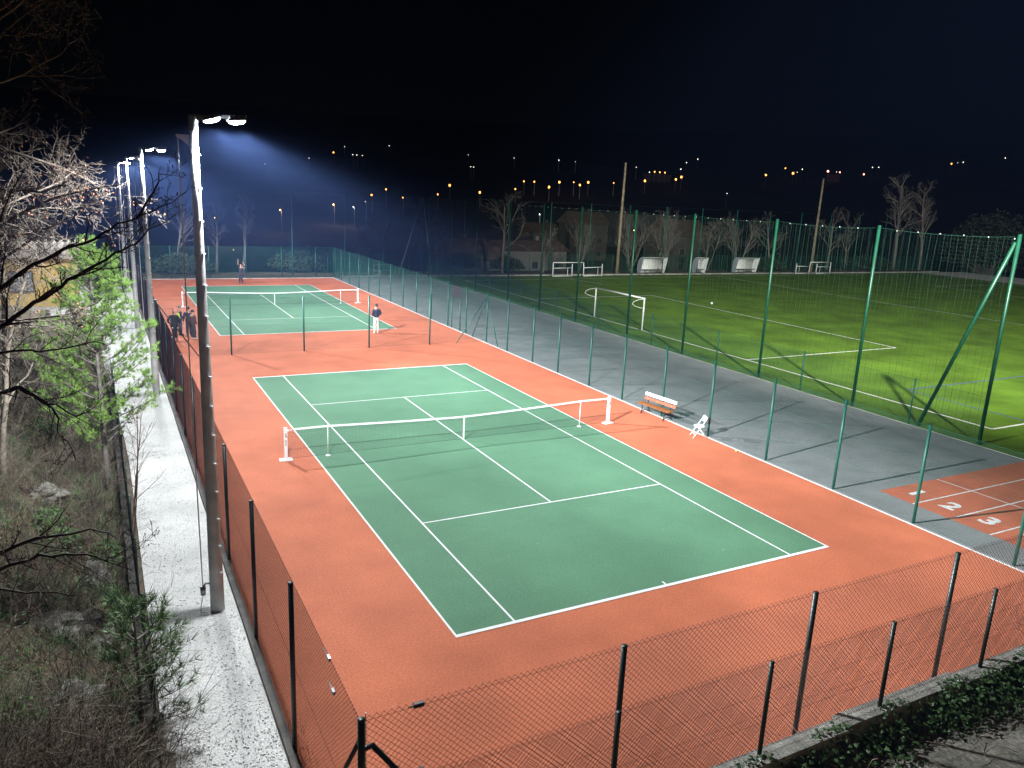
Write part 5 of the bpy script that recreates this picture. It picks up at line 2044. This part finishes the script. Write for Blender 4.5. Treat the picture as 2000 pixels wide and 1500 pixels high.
# ---- ivy on the wall and terrace
ivy = thing('ivy_plant', 'dark glossy ivy spreading over the concrete wall at the bottom right', 'ivy', (2.0, -18.3, 0.6))
rnd = random.Random(12)
V, F, st = [], [], []
def ivy_leaf(c, n, s_):
    n = n.normalized()
    u = n.orthogonal().normalized()
    u = rot_about(u, n, rnd.random() * 6.28)
    w = n.cross(u)
    shp = [(0, -0.5), (0.45, -0.55), (0.5, 0.0), (0.22, 0.15), (0, 0.75), (-0.22, 0.15), (-0.5, 0.0), (-0.45, -0.55)]
    o = len(V)
    V.append(tuple(c + n * 0.12 * s_))
    for (a_, b_) in shp:
        V.append(tuple(c + u * a_ * s_ + w * b_ * s_))
    for i in range(8):
        F.append((o, o + 1 + i, o + 1 + (i + 1) % 8))


for i in range(9000):
    x = rnd.uniform(-5.5, 6.0)
    d = abs(rnd.gauss(0, 0.40))
    yv = -18.10 - d
    dens = mnoise.noise(Vector((x * 0.9, yv * 1.2, 1.0))) + 0.42 - max(0, d - 0.25) * 0.9 + 0.55 * max(0.0, min(1.0, (x - 0.4) / 1.6)) * (1 if yv > -19.3 else 0)
    if rnd.random() > dens * 1.25:
        continue
    zz = 0.60 + rnd.random() * max(0.05, 0.42 - d * 0.5 + 0.12 * (x > 0.6))
    ivy_leaf(Vector((x - 2.0, yv + 18.3, zz - 0.6)), Vector((rnd.gauss(0, .45), rnd.gauss(-0.35, .4), 1)), rnd.uniform(0.03, 0.075))
for i in range(700):
    x = rnd.uniform(-5.5, 6.0)
    if mnoise.noise(Vector((x * 1.3, 5, 2))) < 0.02:
        continue
    ivy_leaf(Vector((x - 2.0, rnd.uniform(-18.12, -17.92) + 18.3, 0.42 + rnd.random() * 0.05)), Vector((rnd.gauss(0, .4), rnd.gauss(0, .4), 1)), rnd.uniform(0.03, 0.065))
b = MB()
b.tris(V, F)
b.build('leaves', 'ivy', ivy, kind='stuff')
for i in range(60):
    x = rnd.uniform(-5.5, 6.0) - 2.0
    p = Vector((x, rnd.uniform(-1.3, 0.2), 0.03))
    d = Vector((rnd.gauss(0, 1), rnd.gauss(0, 1), 0.1)).normalized()
    for q in range(6):
        d = (d + Vector((rnd.gauss(0, .35), rnd.gauss(0, .35), rnd.gauss(0, .12)))).normalized()
        p2 = p + d * 0.16
        p2.z = max(0.02, p2.z)
        st.append((*p, *p2, 0.005, 0.0045))
        p = p2
b = MB()
b.segs(st, 4)
b.build('stems', 'twig_brown', ivy, kind='stuff')
SH = dict(levels=3, n=[7, 5, 4], wander=[0.10, 0.18, 0.22], up=[-0.01, 0.0, 0.0], taper=[0.4, 0.4, 0.5], kids=[6, 4, 0], start=[0.25, 0.2, 0], ratio=[0.45, 0.5, 0], angle=[40, 42, 0], rr=[0.55, 0.6, 0], rmin=0.003)
shrub = thing('bare_shrub', 'arching bare reddish twigs reaching in at the lower right edge', 'shrub', (4.4, -19.0, 0.58))
segs = [[], [], []]
rnd = random.Random(21)
for i in range(11):
    grow(segs, (rnd.gauss(0, .15), rnd.gauss(0, .15), 0), (rnd.uniform(-1.1, 0.1), rnd.uniform(0.0, 0.5), rnd.uniform(0.5, 1.1)), rnd.uniform(1.2, 2.1), 0.010, 0, SH, rnd)
b = MB()
b.segs(segs[0], 5)
b.build('stems', 'bark_red', shrub, True)
b = MB()
b.segs(segs[1], 3)
b.segs(segs[2], 3)
b.build('twigs', 'bark_red', shrub)
weed = MB()
V, F = [], []
rnd = random.Random(8)
for i in range(420):
    x, y = rnd.uniform(-9.35, -8.9), rnd.uniform(-17.2, -13.2)
    a = rnd.random() * 6.28
    L = rnd.uniform(0.1, 0.4)
    d = Vector((cos(a) * .5, sin(a) * .5, 1)).normalized()
    s_ = Vector((-sin(a), cos(a), 0)) * 0.004
    p = Vector((x, y, 0.02))
    o = len(V)
    V += [tuple(p - s_), tuple(p + s_), tuple(p + d * L)]
    F.append((o, o + 1, o + 2))
weed.tris(V, F)
wo_ = weed.build('weeds', 'grass_dry', kind='stuff')
wo_['label'] = 'dry weeds at the foot of the corner fence post'

# ------------------------------------------------------------------ lamps in the town and on the hillside
LAMPS = [(53.8, 328.0, "w"), (31.4, 187.0, "o"), (77.1, 347.2, "w"), (51.5, 209.6, "o"), (94.2, 368.7, "o"), (107.6, 396.4, "w"), (102.3, 363.1, "w"), (55.5, 202.5, "w"), (104.2, 362.6, "w"), (106.8, 361.8, "w"), (65.2, 222.3, "w"), (74.9, 246.5, "o"), (88.0, 269.7, "o"), (139.2, 416.6, "w"), (84.1, 239.8, "o"), (103.4, 254.9, "o"), (123.1, 289.8, "o"), (171.6, 378.6, "w"), (153.0, 334.1, "w"), (154.3, 333.5, "w"), (126.4, 266.5, "o"), (195.2, 369.1, "w"), (150.4, 281.3, "o"), (163.0, 297.1, "o"), (167.9, 296.1, "o"), (111.3, 190.2, "s"), (168.8, 283.9, "o"), (220.4, 363.1, "w"), (180.1, 294.1, "o"), (187.4, 293.1, "o"), (227.4, 356.8, "w"), (186.7, 286.6, "o"), (194.7, 292.0, "o"), (134.0, 195.4, "s"), (135.9, 190.4, "s"), (207.2, 289.1, "o"), (252.3, 333.5, "w"), (227.4, 291.7, "o"), (247.7, 315.3, "w"), (133.6, 163.7, "s"), (251.9, 316.4, "o"), (254.0, 314.7, "o"), (256.2, 313.1, "o"), (247.1, 292.5, "o"), (275.8, 324.3, "w"), (255.4, 298.5, "o"), (308.1, 358.8, "w"), (341.4, 387.8, "w"), (247.2, 255.0, "w"), (310.5, 295.2, "o"), (353.0, 322.5, "o"), (333.5, 297.9, "o"), (340.5, 301.5, "w"), (359.5, 315.5, "w"), (366.0, 302.3, "r"), (369.0, 298.7, "w"), (368.6, 296.1, "r"), (373.7, 283.8, "r"), (430.6, 323.6, "w"), (436.3, 323.5, "w"), (537.3, 342.0, "o"), (557.2, 350.6, "w"), (568.3, 353.6, "w"), (676.7, 387.7, "w")]
ORD = ['first', 'second', 'third', 'fourth', 'fifth', 'sixth', 'seventh', 'eighth', 'ninth', 'tenth', 'eleventh', 'twelfth', 'thirteenth', 'fourteenth', 'fifteenth', 'sixteenth', 'seventeenth', 'eighteenth', 'nineteenth', 'twentieth',
       'twenty-first', 'twenty-second', 'twenty-third', 'twenty-fourth', 'twenty-fifth', 'twenty-sixth', 'twenty-seventh', 'twenty-eighth', 'twenty-ninth', 'thirtieth', 'thirty-first', 'thirty-second', 'thirty-third', 'thirty-fourth', 'thirty-fifth']
KIND = {'o': ('amber street lamp glowing on the dark hillside', 'lantern_amber', 0.00105, 'amber street lamps on the hillside'),
        'w': ('small white light on the dark hillside', 'lantern_white', 0.00042, 'white lights on the hillside'),
        'r': ('reddish light of the lit village cluster', 'lantern_red', 0.0010, 'reddish village lights'),
        's': ('white street lamp among the dim houses', 'lantern_white', 0.0007, 'white street lamps among the houses'),
        'y': ('yellow lamp among the dim houses', 'lantern_yellow', 0.0012, None)}
ALL = [(x, y, 6.0, k_) for x, y, k_ in LAMPS] + [(10.6, 150.0, 6.0, 'o'), (99.9, 125.0, 6.6, 'y'), (92.0, 104.0, 7.2, 's')]
ALL.sort(key=lambda o: (o[0] + 11.35) / (o[1] + 24.7))
cnt = {}
pole_me = {}
for x, y, zl, k_ in ALL:
    lab, mm, rs, grp = KIND[k_]
    i = cnt.get(k_, 0)
    cnt[k_] = i + 1
    dist = hypot(x + 11.35, y + 24.7)
    z0 = landz(x, y)
    full = lab if k_ == 'y' else '%s, %s from the left' % (lab, ORD[i])
    o = thing('street_lamp', full, 'street lamp', (x, y, z0), 0, grp)
    r_ = dist * rs * random.uniform(0.6, 1.3)
    q = MB()
    q.tube([(0, 0, -0.1), (0, 0, zl - 0.2), (-0.3, -0.3, zl)], [0.09, 0.06, 0.05], 6)
    q.build('pole', 'galvanised', o)
    q = MB()
    q.ball((-0.35, -0.35, zl), (r_, r_, r_ * 1.1), 8, 6)
    q.build('lantern', mm, o, True)
    if k_ in 'sy' or dist < 245:
        pl = bpy.data.lights.new('lamp_glow', 'POINT')
        pl.energy = 420.0 if k_ != 'o' else 900.0
        pl.color = (1.0, 0.55, 0.22) if k_ == 'o' else (1.0, 0.93, 0.82)
        pl.shadow_soft_size = 0.2
        po = bpy.data.objects.new('lamp_glow', pl)
        COL.objects.link(po)
        po.location = (-0.9, -0.9, zl + 0.1)
        po.parent = o
# glowing shop front in the lit village cluster
for lab, x, y, w, m_ in (('long building front lit orange under a row of four amber lamps', 258.0, 322.0, 15.0, 'house_wall'), ('small building front lit by the reddish village lights', 372.0, 303.0, 7.0, 'house_roof')):
    o = thing('house', lab, 'house', (x, y, landz(x, y)), R(-38))
    q = MB()
    q.box((0, 3, 1.6), (w, 6, 3.6))
    q.build('wall', m_, o)
    q = MB()
    q.box((0, 3, 3.6), (w + 1, 7, 0.5))
    q.build('roof', 'house_roof', o)

# ------------------------------------------------------------------ damp night air
hz = MB()
hz.box((0, 0, 0), (1, 1, 1))
haze = hz.build('haze', 'soil')
haze['kind'] = 'stuff'
x0, x1, y0, y1, z0, z1 = -720.0, 1260.0, -110.0, 1060.0, -12.0, 215.0
haze.location = ((x0 + x1) / 2, (y0 + y1) / 2, (z0 + z1) / 2)
haze.scale = (x1 - x0, y1 - y0, z1 - z0)
hm = bpy.data.materials.new('haze')
hm.use_nodes = True
nt = hm.node_tree
nt.nodes.clear()
ho_ = nt.nodes.new('ShaderNodeOutputMaterial')
pv = nt.nodes.new('ShaderNodeVolumePrincipled')
pv.inputs['Color'].default_value = (0.24, 0.40, 1.0, 1)
pv.inputs['Density'].default_value = 0.0005
pv.inputs['Anisotropy'].default_value = 0.5
nt.links.new(pv.outputs['Volume'], ho_.inputs['Volume'])
haze.data.materials.clear()
haze.data.materials.append(hm)
